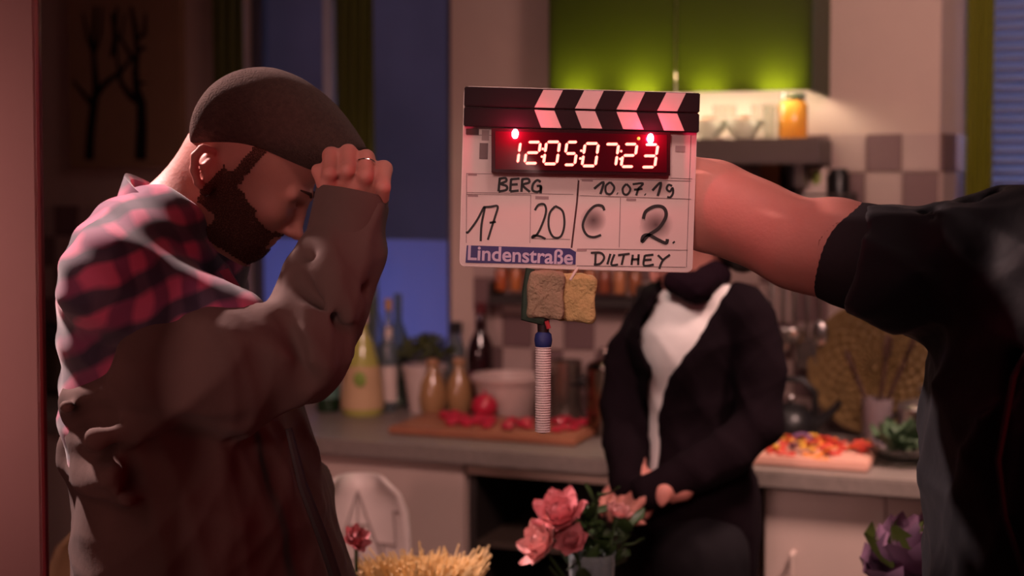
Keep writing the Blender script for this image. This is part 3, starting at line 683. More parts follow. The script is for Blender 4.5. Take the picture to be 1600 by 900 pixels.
# wicker tray leaning on the wall, woven from real rods
wt = kthing('wicker_tray', KP(1368, 555, .07).x, -.10, CH+.016, 'round brown wicker tray leaning against the tiles', 'tray')
mb = MB(); R = .165
for i in range(11):
    r_ = R*(i+1)/11; n = 40; pts = [(r_*math.cos(2*PI*j/n), .004*(1 if (j+i) % 2 else -1), R+r_*math.sin(2*PI*j/n)) for j in range(n+1)]
    mb.tube(pts, .0072 if i < 10 else .011, 5, caps=False)
o = mb.build('weave', mat('wicker', (.17, .10, .035), .7, var=.35, scale=60), wt); o['kind'] = 'stuff'
mb = MB()
for i in range(16):
    a_ = 2*PI*i/16; mb.tube([(0, 0, R), (R*math.cos(a_), 0, R+R*math.sin(a_))], .004, 5)
mb.build('spokes', MATS['wicker'], wt)
for ch in wt.children: ch.rotation_euler.x = -.22; 
pot(1446, .22, .066, .10, mat('grey_steel', (.5, .46, .44), .2, .9), 'wide steel pot with bright lid behind the black shirt')
# things at the far left of the worktop
lathe_thing('crock', 95, .2, CH+.0005, [(.05, 0), (.07, .02), (.07, .13), (.055, .15), (0, .15)], mat('brown_stoneware', (.06, .035, .02), .4), 'dark brown stoneware crock between the pink flat and the man', 'crock')
lathe_thing('bottle', 150, .12, CH+.0005, [(.035, 0), (.035, .17), (.014, .22), (.013, .29), (0, .29)], M_dg, 'dark bottle on the worktop behind the back of the man', 'bottle')
lathe_thing('canister', 78, .1, CH+.0005, [(.04, 0), (.045, .01), (.045, .2), (0, .21)], M_dark, 'tall dark canister next to the pink set edge', 'canister')
# tree picture
p0 = KP(108, 262, .03); p1 = KP(285, 262, .03); pw = p1.x-p0.x
pic = kthing('wall_picture', (p0.x+p1.x)/2, -.002, p0.z, 'tall canvas picture of two black bare trees on the wall at left', 'picture')
MB().box(-pw/2, pw/2, -.03, 0, 0, .62, .003).build('canvas', mat('tan_canvas', (.34, .20, .12), .85, bump=.2), pic, False)
def T(px, py): q = KP(px, py, .032); return (q.x-(p0.x+p1.x)/2, -.032, q.z-p0.z)
def branch(pts, rs): 
    mb.tube([T(*p) for p in pts], [(r*.0020, .0015) for r in rs], 8)
mb = MB()
branch([(140, 250), (142, 210), (147, 165), (151, 140), (148, 100), (146, 60), (150, 10)], [9, 8, 8, 7, 5, 4, 3]); branch([(146, 165), (130, 145), (113, 125)], [5, 4, 2]); branch([(150, 150), (165, 130), (190, 112), (206, 90)], [6, 5, 4, 3])
branch([(148, 90), (138, 60), (130, 20)], [3, 3, 2]); branch([(150, 80), (158, 50), (160, 10)], [3, 3, 2])
mb.build('tree_silhouette', mat('black_tree_paint', (.004, .004, .004), .8), pic)
mb = MB(); branch([(220, 250), (222, 200), (221, 160), (214, 140), (212, 110), (215, 80), (212, 45), (205, 10)], [11, 10, 9, 7, 6, 5, 5, 3]); branch([(218, 158), (204, 150), (190, 130), (183, 90), (180, 50), (184, 10)], [8, 6, 5, 3, 4, 3])
branch([(213, 130), (229, 130)], [3, 2]); branch([(215, 80), (229, 74)], [3, 3]); branch([(214, 100), (203, 85), (190, 60), (196, 20)], [4, 4, 3, 2]); branch([(212, 60), (226, 54), (228, 20)], [4, 4, 2]); branch([(174, 90), (182, 60), (176, 20)], [3, 6, 3])
mb.build('tree_silhouette', MATS['black_tree_paint'], pic)
#PEOPLE
# ================================================================== SLATE
SY = 1.85; SS = F/SY; SC = W(904, 281, SY); RO = math.radians(1.6)
sl = empty('clapperboard', SC, 'white digital clapperboard with glowing red timecode held up in the middle', 'clapperboard', rot=(0, RO, 0))
def S(px, py):                       # board coordinates (x right, z up) from the photograph
    dx = px-904; dz = -(py-281); c, s_ = math.cos(RO), math.sin(RO)
    return ((dx*c-dz*s_)/SS, (dx*s_+dz*c)/SS)
def SCR(x, y): return S(700+x*.35, 120+y*.35)
M_board = mat('white_slate_acrylic', (.62, .50, .47), .35, coat=.2, var=.05)
M_ink = mat('black_marker_ink', (.010, .008, .008), .5); M_line = mat('thin_print_line', (.10, .06, .06), .6)
def rrect(w_, h_, r_, n=6):
    P_ = []
    for cx, cz, a0 in ((w_-r_, h_-r_, 0), (-w_+r_, h_-r_, 90), (-w_+r_, -h_+r_, 180), (w_-r_, -h_+r_, 270)):
        for i in range(n+1): a = math.radians(a0+90*i/n); P_.append((cx+r_*math.cos(a), cz+r_*math.sin(a)))
    return P_
MB().prism(rrect(.1512, .1165, .008), 0, .009).build('board', M_board, sl, False)
MB().prism(rrect(.1520, .1173, .0085), .002, .007).build('edge_trim', mat('bright_edge', (.8, .7, .66), .3), sl, False)
x0, zt = SCR(76, 48); x1, _ = SCR(1118, 75); _, zm = SCR(600, 151); _, zb_ = SCR(600, 237)
for nm, a_, b_ in (('clap_stick', zm+.0006, zt+.000), ('clap_stick', zb_, zm-.0006)):
    stk = MB().box(x0, x1, -.012, .0, a_, b_, .0012).build(nm, mat('black_stick_paint', (.012, .004, .006), .6, spec=.2), sl, False)
    up = a_ > zm
    for k in range(4):
        sx = (425, 605, 788, 968)[k]; sz = (65, 66, 70, 76)[k]
        if up: q = [(sx, sz-2), (sx+86, sz), (sx+48, sz+83), (sx-40, sz+79)]
        else: q = [(sx-40, sz+86), (sx+48, sz+90), (sx+80, sz+168), (sx-10, sz+166)]
        q = [SCR(*t_) for t_ in q]
        q = [(x_, min(max(z_, a_+.0008), b_-.0008)) for x_, z_ in q]
        MB().prism(q, -.0126, -.0119).build('stripe', mat('white_stick_paint', (.58, .44, .42), .4), stk, False)
# time code display
q = [SCR(195, 232), SCR(985, 250), SCR(985, 442), SCR(195, 428)]
dis = MB().prism(q, -.016, .001).build('display', mat('dark_red_display', (.020, .004, .006), .2, coat=.4), sl, False)
q = [SCR(212, 246), SCR(970, 262), SCR(970, 428), SCR(212, 414)]
MB().prism(q, -.0166, -.0159).build('screen', mat('display_screen', (.05, .003, .008), .08, coat=.5), dis, False)
M_led = mat('red_segment_light', (.9, .1, .1), .4, emit=(1, .17, .13), es=5)
SEG = {'0': 'abcdef', '1': 'bc', '2': 'abged', '3': 'abgcd', '5': 'afgcd', '7': 'abc'}
def digit(ch, xl, xr, yt, yb, gone=''):
    mb = MB(); w_ = 11; h = yb-yt; sl_ = .14
    def bar(ax, ay, bx, by):
        A = Vector((ax, ay)); B = Vector((bx, by)); d = (B-A).normalized(); n_ = Vector((-d.y, d.x))*w_*.55; A = A+d*3; B = B-d*3
        P_ = [A, A+d*w_*.5+n_, B-d*w_*.5+n_, B, B-d*w_*.5-n_, A+d*w_*.5-n_]
        mb.prism([SCR(p.x+sl_*(yb-p.y), p.y) for p in P_], -.0176, -.0165)
    m_ = (yt+yb)/2; W0 = xr-sl_*h
    seg = {'a': (xl, yt, W0, yt), 'b': (W0, yt, W0, m_), 'c': (W0, m_, W0, yb), 'd': (xl, yb, W0, yb), 'e': (xl, m_, xl, yb), 'f': (xl, yt, xl, m_), 'g': (xl, m_, W0, m_)}
    for c_ in SEG[ch]: bar(*seg[c_])
    o = mb.build('digit', M_led, dis, False); return o
for ch, xl, xr, yt, yb in (('1', 265, 324, 293, 388), ('2', 342, 412, 294, 387), ('0', 425, 497, 293, 390), ('5', 515, 577, 294, 394), ('0', 595, 668, 300, 399), ('7', 685, 757, 303, 400), ('2', 768, 838, 303, 402), ('3', 858, 930, 305, 404)):
    digit(ch, xl, xr, yt, yb)
for x_, y_ in ((418, 340), (588, 348), (764, 350)):
    mb = MB()
    for dy in (-16, 18): q = SCR(x_+(4 if dy < 0 else 0), y_+dy); mb.ball((q[0], -.0168, q[1]), .0016, 8, 6)
    mb.build('colon', M_led, dis)
q = SCR(845, 278); MB().ball((q[0], -.0165, q[1]), .0022, 8, 6).build('status_light', mat('orange_light', (.8, .2, .02), .4, emit=(1, .3, .05), es=2), dis)
M_lamp = mat('pink_led_light', (1, .4, .5), .4, emit=(1, .30, .42), es=60)
for x_, y_ in ((300, 258), (897, 278)):
    q = SCR(x_, y_); MB().ball((q[0], -.0185, q[1]), (.0042, .003, .0062), 12, 8).build('led_lamp', M_lamp, dis)
    Mx = Matrix.Translation(SC) @ Matrix.Rotation(RO, 4, 'Y')
    point('slate_led', Mx @ Vector((q[0], -.034, q[1])), .22, (1, .02, .10), .004)
# rules, corner patches, handwriting
mb = MB()
def line(xa, ya, xb, yb, w_=2.2):
    a = Vector(SCR(xa, ya)); b = Vector(SCR(xb, yb)); d = (b-a).normalized(); n_ = Vector((-d.y, d.x))*w_*.35/SS/2
    mb.prism([a+n_, b+n_, b-n_, a-n_], -.0005, .0001)
for l in ((84, 432, 200, 434), (84, 516, 560, 525), (590, 458, 1085, 465), (590, 530, 1085, 546), (84, 524, 370, 528), (370, 526, 366, 742), (770, 540, 765, 762), (578, 768, 1072, 774), (372, 722, 545, 726), (995, 452, 1090, 456), (1083, 262, 1066, 850), (580, 455, 578, 530), (84, 260, 195, 262), (575, 844, 1062, 850), (84, 430, 82, 742)): line(*l)
mb.build('ruling', M_line, sl, False)['kind'] = 'stuff'
mb = MB(); line(583, 462, 576, 560, 8); line(576, 560, 552, 764, 8); mb.build('divider', mat('dark_red_marker', (.05, .006, .008), .5), sl, False)
for x_, y_, w_, h_, nm, cc in ((110, 246, 58, 24, 'corner_patch', (.07, .03, .03)), (168, 262, 34, 46, 'corner_patch', (.34, .23, .22)), (160, 332, 40, 70, 'corner_patch', (.16, .10, .10)), (1036, 322, 44, 26, 'corner_patch', (.34, .22, .22)),
                               (110, 436, 40, 10, 'small_print', (.28, .18, .18)), (112, 531, 46, 8, 'small_print', (.3, .2, .2)), (420, 540, 60, 12, 'small_print', (.3, .2, .2)), (622, 462, 50, 10, 'small_print', (.3, .2, .2)), (818, 548, 44, 10, 'small_print', (.3, .2, .2)), (598, 773, 44, 9, 'small_print', (.3, .2, .2))):
    mb = MB(); a, b = SCR(x_-w_/2, y_+h_/2); c, d = SCR(x_+w_/2, y_-h_/2); mb.box(a, c, -.0007, .0001, b, d); mb.build(nm, mat('patch_%d_%d' % (cc[0]*100, cc[1]*100), cc, .6), sl, False)
def stroke(mb, pts, w_=9):           # a marker stroke, smoothed through its points
    P_ = [Vector(p) for p in pts]; Q = []
    for i in range(len(P_)-1):
        p0 = P_[max(i-1, 0)]; p1 = P_[i]; p2 = P_[i+1]; p3 = P_[min(i+2, len(P_)-1)]
        for k in range(5):
            t_ = k/5; Q.append(.5*((2*p1)+(p2-p0)*t_+(2*p0-5*p1+4*p2-p3)*t_*t_+(3*p1-p0-3*p2+p3)*t_**3))
    Q.append(P_[-1]); Q = [Vector(SCR(*q)) for q in Q]; vs = []; fs = []
    for i, q in enumerate(Q):
        d = (Q[min(i+1, len(Q)-1)]-Q[max(i-1, 0)]); d = d.normalized() if d.length > 1e-9 else Vector((1, 0)); n_ = Vector((-d.y, d.x))*w_*1.25*.35/SS/2
        for s_, y_ in ((1, -.0009), (-1, -.0009), (-1, .0001), (1, .0001)): vs.append((q.x+n_.x*s_, y_, q.y+n_.y*s_))
    for i in range(len(Q)-1):
        for k in range(4): fs.append((i*4+k, i*4+(k+1) % 4, i*4+4+(k+1) % 4, i*4+4+k))
    fs += [(0, 1, 2, 3), tuple(len(vs)-4+k for k in (3, 2, 1, 0))]; mb.add(vs, fs)
def word(nm, strokes, w_=8, lift=0):
    for st_ in strokes:
        mb = MB(); stroke(mb, st_, w_); mb.build(nm, M_ink, sl, False)
def one(nm, strokes, w_):
    mb = MB()
    for st_ in strokes: stroke(mb, st_, w_)
    return mb.build(nm, M_ink, sl, False)
one('handwriting', [[(232, 452), (229, 480), (226, 512)], [(228, 456), (256, 452), (260, 466), (236, 478), (262, 488), (260, 505), (226, 512)]], 9)
one('handwriting', [[(282, 456), (278, 512)], [(280, 458), (320, 454)], [(280, 482), (312, 480)], [(278, 512), (316, 508)]], 9)
one('handwriting', [[(332, 456), (328, 514)], [(330, 458), (358, 456), (362, 472), (334, 484), (366, 514)]], 9)
one('handwriting', [[(414, 470), (398, 462), (380, 480), (378, 506), (398, 514), (414, 505), (414, 488), (396, 488)], [(414, 488), (414, 520)]], 9)
one('handwriting', [[(652, 500), (694, 470), (680, 524)]], 9); one('handwriting', [[(724, 470), (704, 488), (706, 518), (728, 522), (742, 494), (724, 470)]], 8)
one('handwriting', [[(754, 520), (758, 522)]], 9); one('handwriting', [[(796, 478), (780, 498), (784, 522), (802, 524), (814, 500), (796, 478)]], 8)
one('handwriting', [[(824, 480), (870, 476), (850, 500), (840, 530)], [(830, 504), (868, 500)]], 8); one('handwriting', [[(878, 524), (882, 527)]], 9)
one('handwriting', [[(912, 508), (950, 472), (936, 532)]], 9); one('handwriting', [[(1000, 488), (984, 482), (976, 500), (990, 512), (1002, 496), (1004, 520), (992, 538), (978, 536)]], 8)
one('handwriting', [[(84, 690), (90, 694), (130, 640), (164, 580), (150, 660), (146, 734)]], 8); one('handwriting', [[(158, 582), (190, 580), (222, 578), (212, 620), (196, 670), (178, 728)], [(186, 652), (214, 647)]], 8)
one('handwriting', [[(388, 596), (404, 572), (430, 570), (438, 600), (424, 650), (400, 700), (376, 718), (384, 708), (412, 712), (436, 724)]], 8); one('handwriting', [[(478, 578), (454, 610), (450, 670), (470, 714), (504, 712), (520, 660), (512, 600), (478, 576)]], 8)
one('handwriting', [[(698, 596), (688, 576), (656, 576), (622, 610), (602, 662), (618, 704), (650, 716), (684, 706)]], 9)
one('handwriting', [[(872, 634), (884, 600), (924, 578), (962, 584), (974, 620), (944, 672), (894, 708), (868, 736), (872, 712), (898, 706), (940, 728), (974, 742), (980, 724)]], 12); one('handwriting', [[(1006, 736), (1011, 742)]], 10)
one('handwriting', [[(660, 790), (658, 836)], [(638, 786), (682, 786), (698, 808), (680, 834), (652, 838)]], 8); one('handwriting', [[(726, 790), (712, 838)]], 8)
one('handwriting', [[(744, 792), (730, 838), (760, 838)]], 8); one('handwriting', [[(760, 796), (812, 790)], [(786, 796), (776, 840)]], 8)
one('handwriting', [[(826, 794), (820, 840)], [(852, 792), (850, 840)], [(820, 816), (854, 814)]], 8); one('handwriting', [[(880, 796), (876, 842), (920, 838)], [(880, 798), (918, 794)], [(878, 818), (910, 816)]], 8)
one('handwriting', [[(938, 796), (960, 818)], [(992, 794), (960, 820), (944, 858)]], 8)
# smudges under the big letters: rubbed ink that thins out towards its rim
smudge_mat = bpy.data.materials.new('rubbed_ink_smudge'); smudge_mat.use_nodes = True; nt = smudge_mat.node_tree; b_ = nt.nodes['Principled BSDF']
b_.inputs['Base Color'].default_value = (.10, .06, .06, 1); tc = nt.nodes.new('ShaderNodeTexCoord'); mp = nt.nodes.new('ShaderNodeMapping')
mp.inputs['Location'].default_value = (-1, 0, -1); mp.inputs['Scale'].default_value = (2, 0, 2); gt = nt.nodes.new('ShaderNodeTexGradient'); gt.gradient_type = 'SPHERICAL'
nt.links.new(tc.outputs['Generated'], mp.inputs[0]); nt.links.new(mp.outputs[0], gt.inputs[0]); mu = nt.nodes.new('ShaderNodeMath'); mu.operation = 'MULTIPLY'; mu.inputs[1].default_value = .8
nt.links.new(gt.outputs[0], mu.inputs[0]); nt.links.new(mu.outputs[0], b_.inputs['Alpha'])
for x_, y_, rx, ry in ((650, 640, 60, 62), (930, 660, 78, 74)):
    q = SCR(x_, y_); n = 20; mb = MB(); mb.prism([(q[0]+rx*.35/SS*math.cos(2*PI*k/n)*(1+.1*math.sin(3*k)), q[1]+ry*.35/SS*math.sin(2*PI*k/n)) for k in range(n)], -.00025, .0001)
    mb.build('smudge', smudge_mat, sl, False)
# blue name plate
q = [SCR(84, 752), SCR(545, 766), SCR(572, 782), SCR(570, 838), SCR(78, 830)]
M_blue = mat('dark_blue_plate', (.030, .022, .12), .4)
pl = MB().prism(q, -.0015, .0001).build('name_plate', M_blue, sl, False)
fc = bpy.data.curves.new('lettering', 'FONT'); fc.body = 'Lindenstraße'; fc.extrude = .0002; fc.size = .0265; fc.offset = .0005; fc.align_x = 'CENTER'; fc.align_y = 'CENTER'
to = bpy.data.objects.new('lettering', fc); C.objects.link(to)
bpy.context.view_layer.update(); dg = bpy.context.evaluated_depsgraph_get()
me = bpy.data.meshes.new_from_object(to.evaluated_get(dg)); bpy.data.objects.remove(to)
q = SCR(322, 799); wv = max(v.co.x for v in me.vertices)-min(v.co.x for v in me.vertices); kx = (470*.35/SS)/wv
me.transform(Matrix.Translation((q[0], -.0018, q[1])) @ Matrix.Rotation(math.radians(-1.0), 4, 'Y').inverted() @ Matrix.Rotation(PI/2, 4, 'X') @ Matrix.Diagonal((kx, 1.0, 1, 1)))
me.materials.clear(); me.materials.append(mat('pale_lettering', (.50, .40, .52), .5)); lo = bpy.data.objects.new('lettering', me); C.objects.link(lo); lo.parent = pl
# grip on the back
MB().tube([(.10, .009, .06), (.10, .045, .055), (.10, .045, -.045), (.10, .009, -.05)], [.008]*4, 10).build('back_grip', M_black, sl)
# things hanging under the slate
def hang(name, px, py, Y, label, cat): return empty(name, W(px, py, Y), label, cat, rot=(0, RO, 0))
def pad(name, label, px, py, w_, h_, t_, m1, rz, Y):
    o = hang(name, px, py, Y, label, 'sponge'); k = F/Y
    f_ = Field(ax_(-.06, .06, .003), ax_(-.03, .03, .003), ax_(-.06, .06, .003))
    X, Yg, Z = f_.grid((slice(None),)*3); r_ = .006
    qx = np.abs(X)-(w_/2/k-r_); qy = np.abs(Yg)-(t_/2-r_); qz = np.abs(Z)-(h_/2/k-r_)
    f_.v = (np.sqrt(np.maximum(qx, 0)**2+np.maximum(qy, 0)**2+np.maximum(qz, 0)**2)+np.minimum(np.maximum(np.maximum(qx, qy), qz), 0)-r_).astype(np.float32)
    f_.disp(lambda a, b, c: .0016*np.sin(90*a+40*c)*np.sin(110*c+1)+.001*np.sin(260*a)*np.sin(240*c+3*b*100))
    me_ = f_.mesh('pad', m1, None, 0); me_.parent = o; o.rotation_euler = (0, RO+rz, .1); return o
M_sp = mat('ochre_sponge', (.46, .33, .14), .95, bump=1, bscale=250, var=.25, scale=70); M_sp2 = mat('brown_felt', (.30, .22, .14), .95, bump=1, bscale=250, var=.3, scale=60)
g_ = pad('board_eraser', 'brown felt eraser block with dark green rim hanging under the slate', 852, 461, 58, 74, .026, M_sp2, .04, 1.84)
MB().tube([(-.022, -.0, .033), (-.0245, -.0, .0), (-.024, 0, -.030), (-.0, 0, -.034)], [.006, .0065, .007, .006], 8).build('rim', mat('dark_green_rim', (.02, .04, .025), .8, bump=.5), g_)
g_ = pad('sponge', 'ochre yellow sponge block tied beside the brown eraser under the slate', 900, 466, 60, 74, .030, M_sp, .06, 1.86)
MB().tube([(-.012, -.016, .024), (-.007, -.014, .034), (.0, -.006, .044)], .0018, 6).build('cord', mat('pale_cord', (.6, .5, .45), .8), g_)
a = W(849, 505, 1.845); pn = empty('marker_pen', a, 'marker pen with blue cap and white knobbly sleeve hanging from the eraser', 'pen', rot=(0, RO*.2, 0))
k = F/1.845
MB().tube([(0, 0, .014), (.0, 0, -.012)], [.0085, .0075], 12).build('cap', mat('black_pen_cap', (.02, .01, .012), .4), pn)
MB().lathe([(.006, -.010), (.0105, -.014), (.0118, -.022), (.0105, -.030), (.006, -.036)], 16).build('blue_band', mat('dark_blue_knot', (.015, .025, .13), .6, bump=.5), pn)
MB().tube([(.004, -.009, .004), (.007, -.009, -.006)], .003, 8).build('red_tie', mat('red_tie_cloth', (.4, .03, .04), .6), pn)
prof = []
n = 34
for i in range(n+1):
    z_ = -.030-(.110*i/n); prof += [(.0092, z_), (.0107, z_-.0016)]
MB().lathe([(.003, -.028)]+prof+[(.004, -.144)], 18).build('sleeve', mat('white_knobbly_sleeve', (.72, .60, .58), .8, bump=.5, bscale=400), pn)

# ================================================================== PEOPLE
def fold(A, f, sd):
    rs = np.random.RandomState(sd); ds = [(rs.uniform(-1, 1, 3), rs.uniform(0, 6)) for _ in range(7)]
    def fn(X, Y, Z):
        s_ = 0
        wx = .02*np.sin(Y*19+Z*11); wz = .02*np.sin(X*17+Y*13+1)
        for (d, p_) in ds:
            q = np.sin(((X+wx)*d[0]+Y*d[1]+(Z+wz)*d[2])*f+p_); s_ = s_+(1-np.abs(q))**2
        return -A*(s_/7*2-.6)
    return fn
def limb_world(Y0): return lambda px, py, dy=0: W(px, py, Y0)+Vector((0, dy, 0))
def shoe(parent, x, y, ang, name='shoe'):
    mb = MB(); mb.tube([(-.09, 0, .045), (-.05, 0, .05), (.02, 0, .045), (.10, 0, .035), (.165, 0, .028)], [(.034, .040), (.038, .045), (.042, .042), (.046, .032), (.025, .020)], 14)
    for v in mb.v: v.z = max(v.z, .0)
    R_ = Matrix.Translation((x, y, 0)) @ Matrix.Rotation(ang, 4, 'Z')
    return mb.build(name, M_shoe, parent, world=parent_inv(parent) @ R_)
def hand_add(f, wrist, palm, n_, side, curl, r=.0088, L=(.040, .026, .020), k=.006):
    """five fingers from the palm: n_ = finger direction, side = across the knuckles, curl = direction the fingers bend to"""
    n_ = Vector(n_).normalized(); side = Vector(side).normalized(); curl = Vector(curl).normalized()
    f.rc(wrist, Vector(palm), .026, .030, .02)
    f.el(palm, (.042, .042, .020) if False else (.036, .036, .036), None, .01)
    for i in range(4):
        s_ = (i-1.5)*.021; q = .92+.12*(1-abs(i-1.4)/2)
        a = Vector(palm)+n_*.028+side*s_; b = a+(n_*.75+curl*.65)*L[0]*q; c = b+(curl*1.0-n_*.25)*L[1]*q; d = c+(curl*.35-n_*.9)*L[2]*q
        f.chain([a, b, c, d], [r*1.15, r*1.08, r, r*.85], k)
    a = Vector(palm)-n_*.01-side*.034; b = a-side*.022+curl*.022+n_*.01; c = b+n_*.022+curl*.02
    f.chain([a, b, c], [.014, .0115, .0095], .01)

# ---- the man in the cap ------------------------------------------------
MY = 2.05; m_ = limb_world(MY); q = F/MY            # q pixels per metre
man = empty('person', (m_(270, 800).x, MY, 0), 'man in a flat cap and plaid shirt pulling on a brown jacket', 'person')
fd = Vector((.76, 0, -.65)).normalized(); ud = Vector((.65, 0, .76)).normalized()
HC = m_(400, 238)
def hp(f_, u_, l_=0): return HC+fd*(f_/q)+ud*(u_/q)+Vector((0, -l_/q, 0))   # l_ > 0 is towards the camera
HR = [list(r_) for r_ in Matrix([fd, (0, -1, 0), ud]).transposed()]
def hel(F_, c, r, k=8, mode='add'): F_.el(hp(*c), [x/q for x in r], HR, k/q, mode)
def hrc(F_, a, b, ra, rb, k=8, mode='add'): F_.rc(hp(*a), hp(*b), ra/q, rb/q, k/q, mode)
X0 = m_(60, 0).x; X1 = m_(690, 0).x
f = Field(ax_(X0, X1, .0032), np.concatenate([np.arange(MY-.29, MY+.11, .0032), np.arange(MY+.11, MY+.34, .012)]), np.concatenate([np.arange(-.02, 1.22, .016), np.arange(1.22, 1.78, .0030)]))
hel(f, (0, 0), (103, 84, 96), 5); hel(f, (10, 48), (92, 74, 48), 14)
hel(f, (52, -42), (60, 63, 74), 20)
for s_ in (1, -1):
    hrc(f, (-4, -62, 54*s_), (80, -108, 20*s_), 21, 19, 24); hel(f, (78, -44, 40*s_), (26, 22, 24), 20)
    hrc(f, (102, -3, 16*s_), (92, -6, 48*s_), 11, 9, 10)
    hel(f, (108, -24, 30*s_), (16, 17, 11), 10, 'sub'); hel(f, (92, -25, 31*s_), (12, 15, 12), 3)
    hrc(f, (106, -23, 18*s_), (98, -27, 44*s_), 2.6, 2, 3); hrc(f, (104, -33, 19*s_), (97, -32, 43*s_), 3, 2.4, 4)
    hel(f, (119, -60, 12*s_), (11, 8, 8), 6)
    hel(f, (121, -67, 7*s_), (4, 3, 4), 3, 'sub')
hel(f, (60, -95, 0), (48, 44, 26), 18); hel(f, (92, -112), (20, 24, 19), 12)
hrc(f, (106, -8), (124, -50), 8, 10, 8); hel(f, (130, -56), (12, 12, 10), 6)
hel(f, (92, -82), (22, 30, 20), 12)
hrc(f, (110, -81, 12), (110, -81, -12), 4.5, 4.5, 4); hrc(f, (107, -90, 11), (107, -90, -11), 5.2, 5.2, 4); hrc(f, (115, -85.5, 20), (115, -85.5, -20), 2.4, 2.4, 2, 'sub')
for s_ in (1, -1):                                     # ears
    e = [(-42, -28), (-60, -8), (-66, 12), (-56, 26), (-38, 24), (-30, 8)]
    E = [(m_(351, 238), 6), (m_(337, 234), 6.5), (m_(326, 246), 7), (m_(324, 266), 6.5), (m_(330, 286), 6), (m_(340, 298), 7)]
    E = [(p_+Vector((0, -s_*(84 if j in (0,) else 95 if j < 5 else 84)/q, 0)), r_) for j, (p_, r_) in enumerate(E)]
    f.chain([p_ for p_, _ in E], [r_/q for _, r_ in E], 3/q)
    c_ = m_(343, 266)+Vector((0, -s_*76/q, 0)); f.el(c_, (17/q, 12/q, 26/q), None, 8/q)
    f.chain([m_(348, 252)+Vector((0, -s_*86/q, 0)), m_(338, 262)+Vector((0, -s_*90/q, 0)), m_(341, 280)+Vector((0, -s_*86/q, 0))], [4/q, 4/q, 4/q], 4/q)
f.rc(m_(350, 262), m_(285, 368), 56/q, 62/q, .03); f.rc(m_(318, 250), m_(250, 335), 30/q, 42/q, .03)
f.rc(m_(235, 420, -.15), m_(235, 420, .15), .055, .055, .04); f.rc(m_(265, 430), m_(300, 700), .10, .10, .05, sy=1.4); f.rc(m_(300, 700), m_(325, 860), .10, .12, .05, sy=1.4)
f.chain([m_(235, 430, -.17), m_(495, 532, -.175), m_(566, 330, -.12)], [.050, .034, .025], .02)
f.chain([m_(235, 430, .17), m_(270, 640, .2), m_(420, 760, .12)], [.050, .040, .028], .02)
f.rc(m_(420, 760, .12), m_(470, 775, .08), .03, .03, .01)
for s_ in (-.1, .1):
    hip = m_(325, 880, s_); kn = Vector((hip.x+.02, MY+s_*1.1, .50)); an = Vector((hip.x-.03, MY+s_*1.2, .09)); f.chain([hip, kn, an], [.095, .06, .045], .03); f.rc(an, an+Vector((.10, 0, -.04)), .045, .03, .02)
# raised hand on the cap peak: knuckles in a row along the top
hy = -.115
f.rc(m_(566, 330, hy), m_(572, 290, hy), .027, .031, .02)
f.rc(m_(548, 276, hy), m_(592, 284, hy), .024, .024, .012)
for i, (px, py) in enumerate(((534, 246), (559, 242), (585, 250), (611, 266))):
    a = m_(545+i*17, 282+i*3, hy+.012); b = m_(px, py, hy-.004); c = m_(px+2, py+26, hy-.034); d = m_(px-2+i, py+42, hy-.022)
    f.chain([a, b, c, d], [.0125, .0118, .0098, .0088], .005)
f.chain([m_(552, 296, hy-.005), m_(530, 288, hy-.022), m_(516, 268, hy-.014)], [.015, .0125, .0098], .006)
body = f.mesh('body', M_skin, man, 1)
# ring
MB().tube([m_(586, 258, hy-.016)+Vector((.0125*math.cos(t_), -.006*math.sin(t_)-.002, .0125*math.sin(t_)*.5)) for t_ in [2*PI*i/16 for i in range(17)]], .0016, 6, False).build('ring', mat('silver', (.9, .85, .8), .2, 1), man, world=parent_inv(man))
# stubble beard and moustache
def peel(body, name, m, test, off, jit):      # hair that grows on the skin: the skin's own faces lifted a little
    me = body.data; nv = len(me.vertices); co_ = np.empty(nv*3, dtype=np.float32); me.vertices.foreach_get('co', co_); co_ = co_.reshape(-1, 3)
    no = np.empty(nv*3, dtype=np.float32); me.vertices.foreach_get('normal', no); no = no.reshape(-1, 3)
    wc = co_+np.array(body.parent.location); keep = test(wc); lp = np.empty(len(me.polygons)*4, dtype=np.int32); me.loops.foreach_get('vertex_index', lp); lp = lp.reshape(-1, 4)
    fc_ = lp[keep[lp].all(1)]; used = np.unique(fc_); mp_ = -np.ones(nv, dtype=int); mp_[used] = np.arange(len(used))
    rs = np.random.RandomState(4); P = co_[used]+no[used]*(off+jit*rs.rand(len(used), 1)); return meshobj(name, P, mp_[fc_], m, body.parent, True)
def headc(w_):
    d_ = w_-np.array(HC); return d_ @ np.array(fd)*q, d_ @ np.array(ud)*q, np.abs(d_[:, 1])*q
def beard_test(w_):
    F_, U_, L_ = headc(w_); lip = ((U_+86)/10.5)**2+(L_/24)**2 < 1
    wob = 2.5*np.sin(F_*.21)+2*np.sin(L_*.3+U_*.2)
    jaw = (U_ < -48-.40*(F_-30)+wob) & (F_ > -14+wob*.4) & (U_ > -142) & ~((F_ < 25) & (U_ < -110))
    tash = (F_ > 84) & (U_ < -69) & (U_ > -82) & (L_ < 31)
    side = (F_ > 2+wob*.3) & (F_ < 26+wob*.4) & (U_ < 42) & (U_ > -60) & (L_ > 40)
    return ((jaw & ~((F_ > 88) & (U_ > -101) & (L_ < 20))) | tash | side) & ~(lip & (F_ > 80)) & (F_ < 135)
peel(body, 'beard', M_beard, beard_test, .0008, .0016)
def crop_test(w_):
    F_, U_, L_ = headc(w_); return (F_ < 2) & (F_ > -130) & (U_ > -38-.1*F_) & (U_ < 60) & ~((L_ > 66) & (F_ > -75) & (U_ < 20))
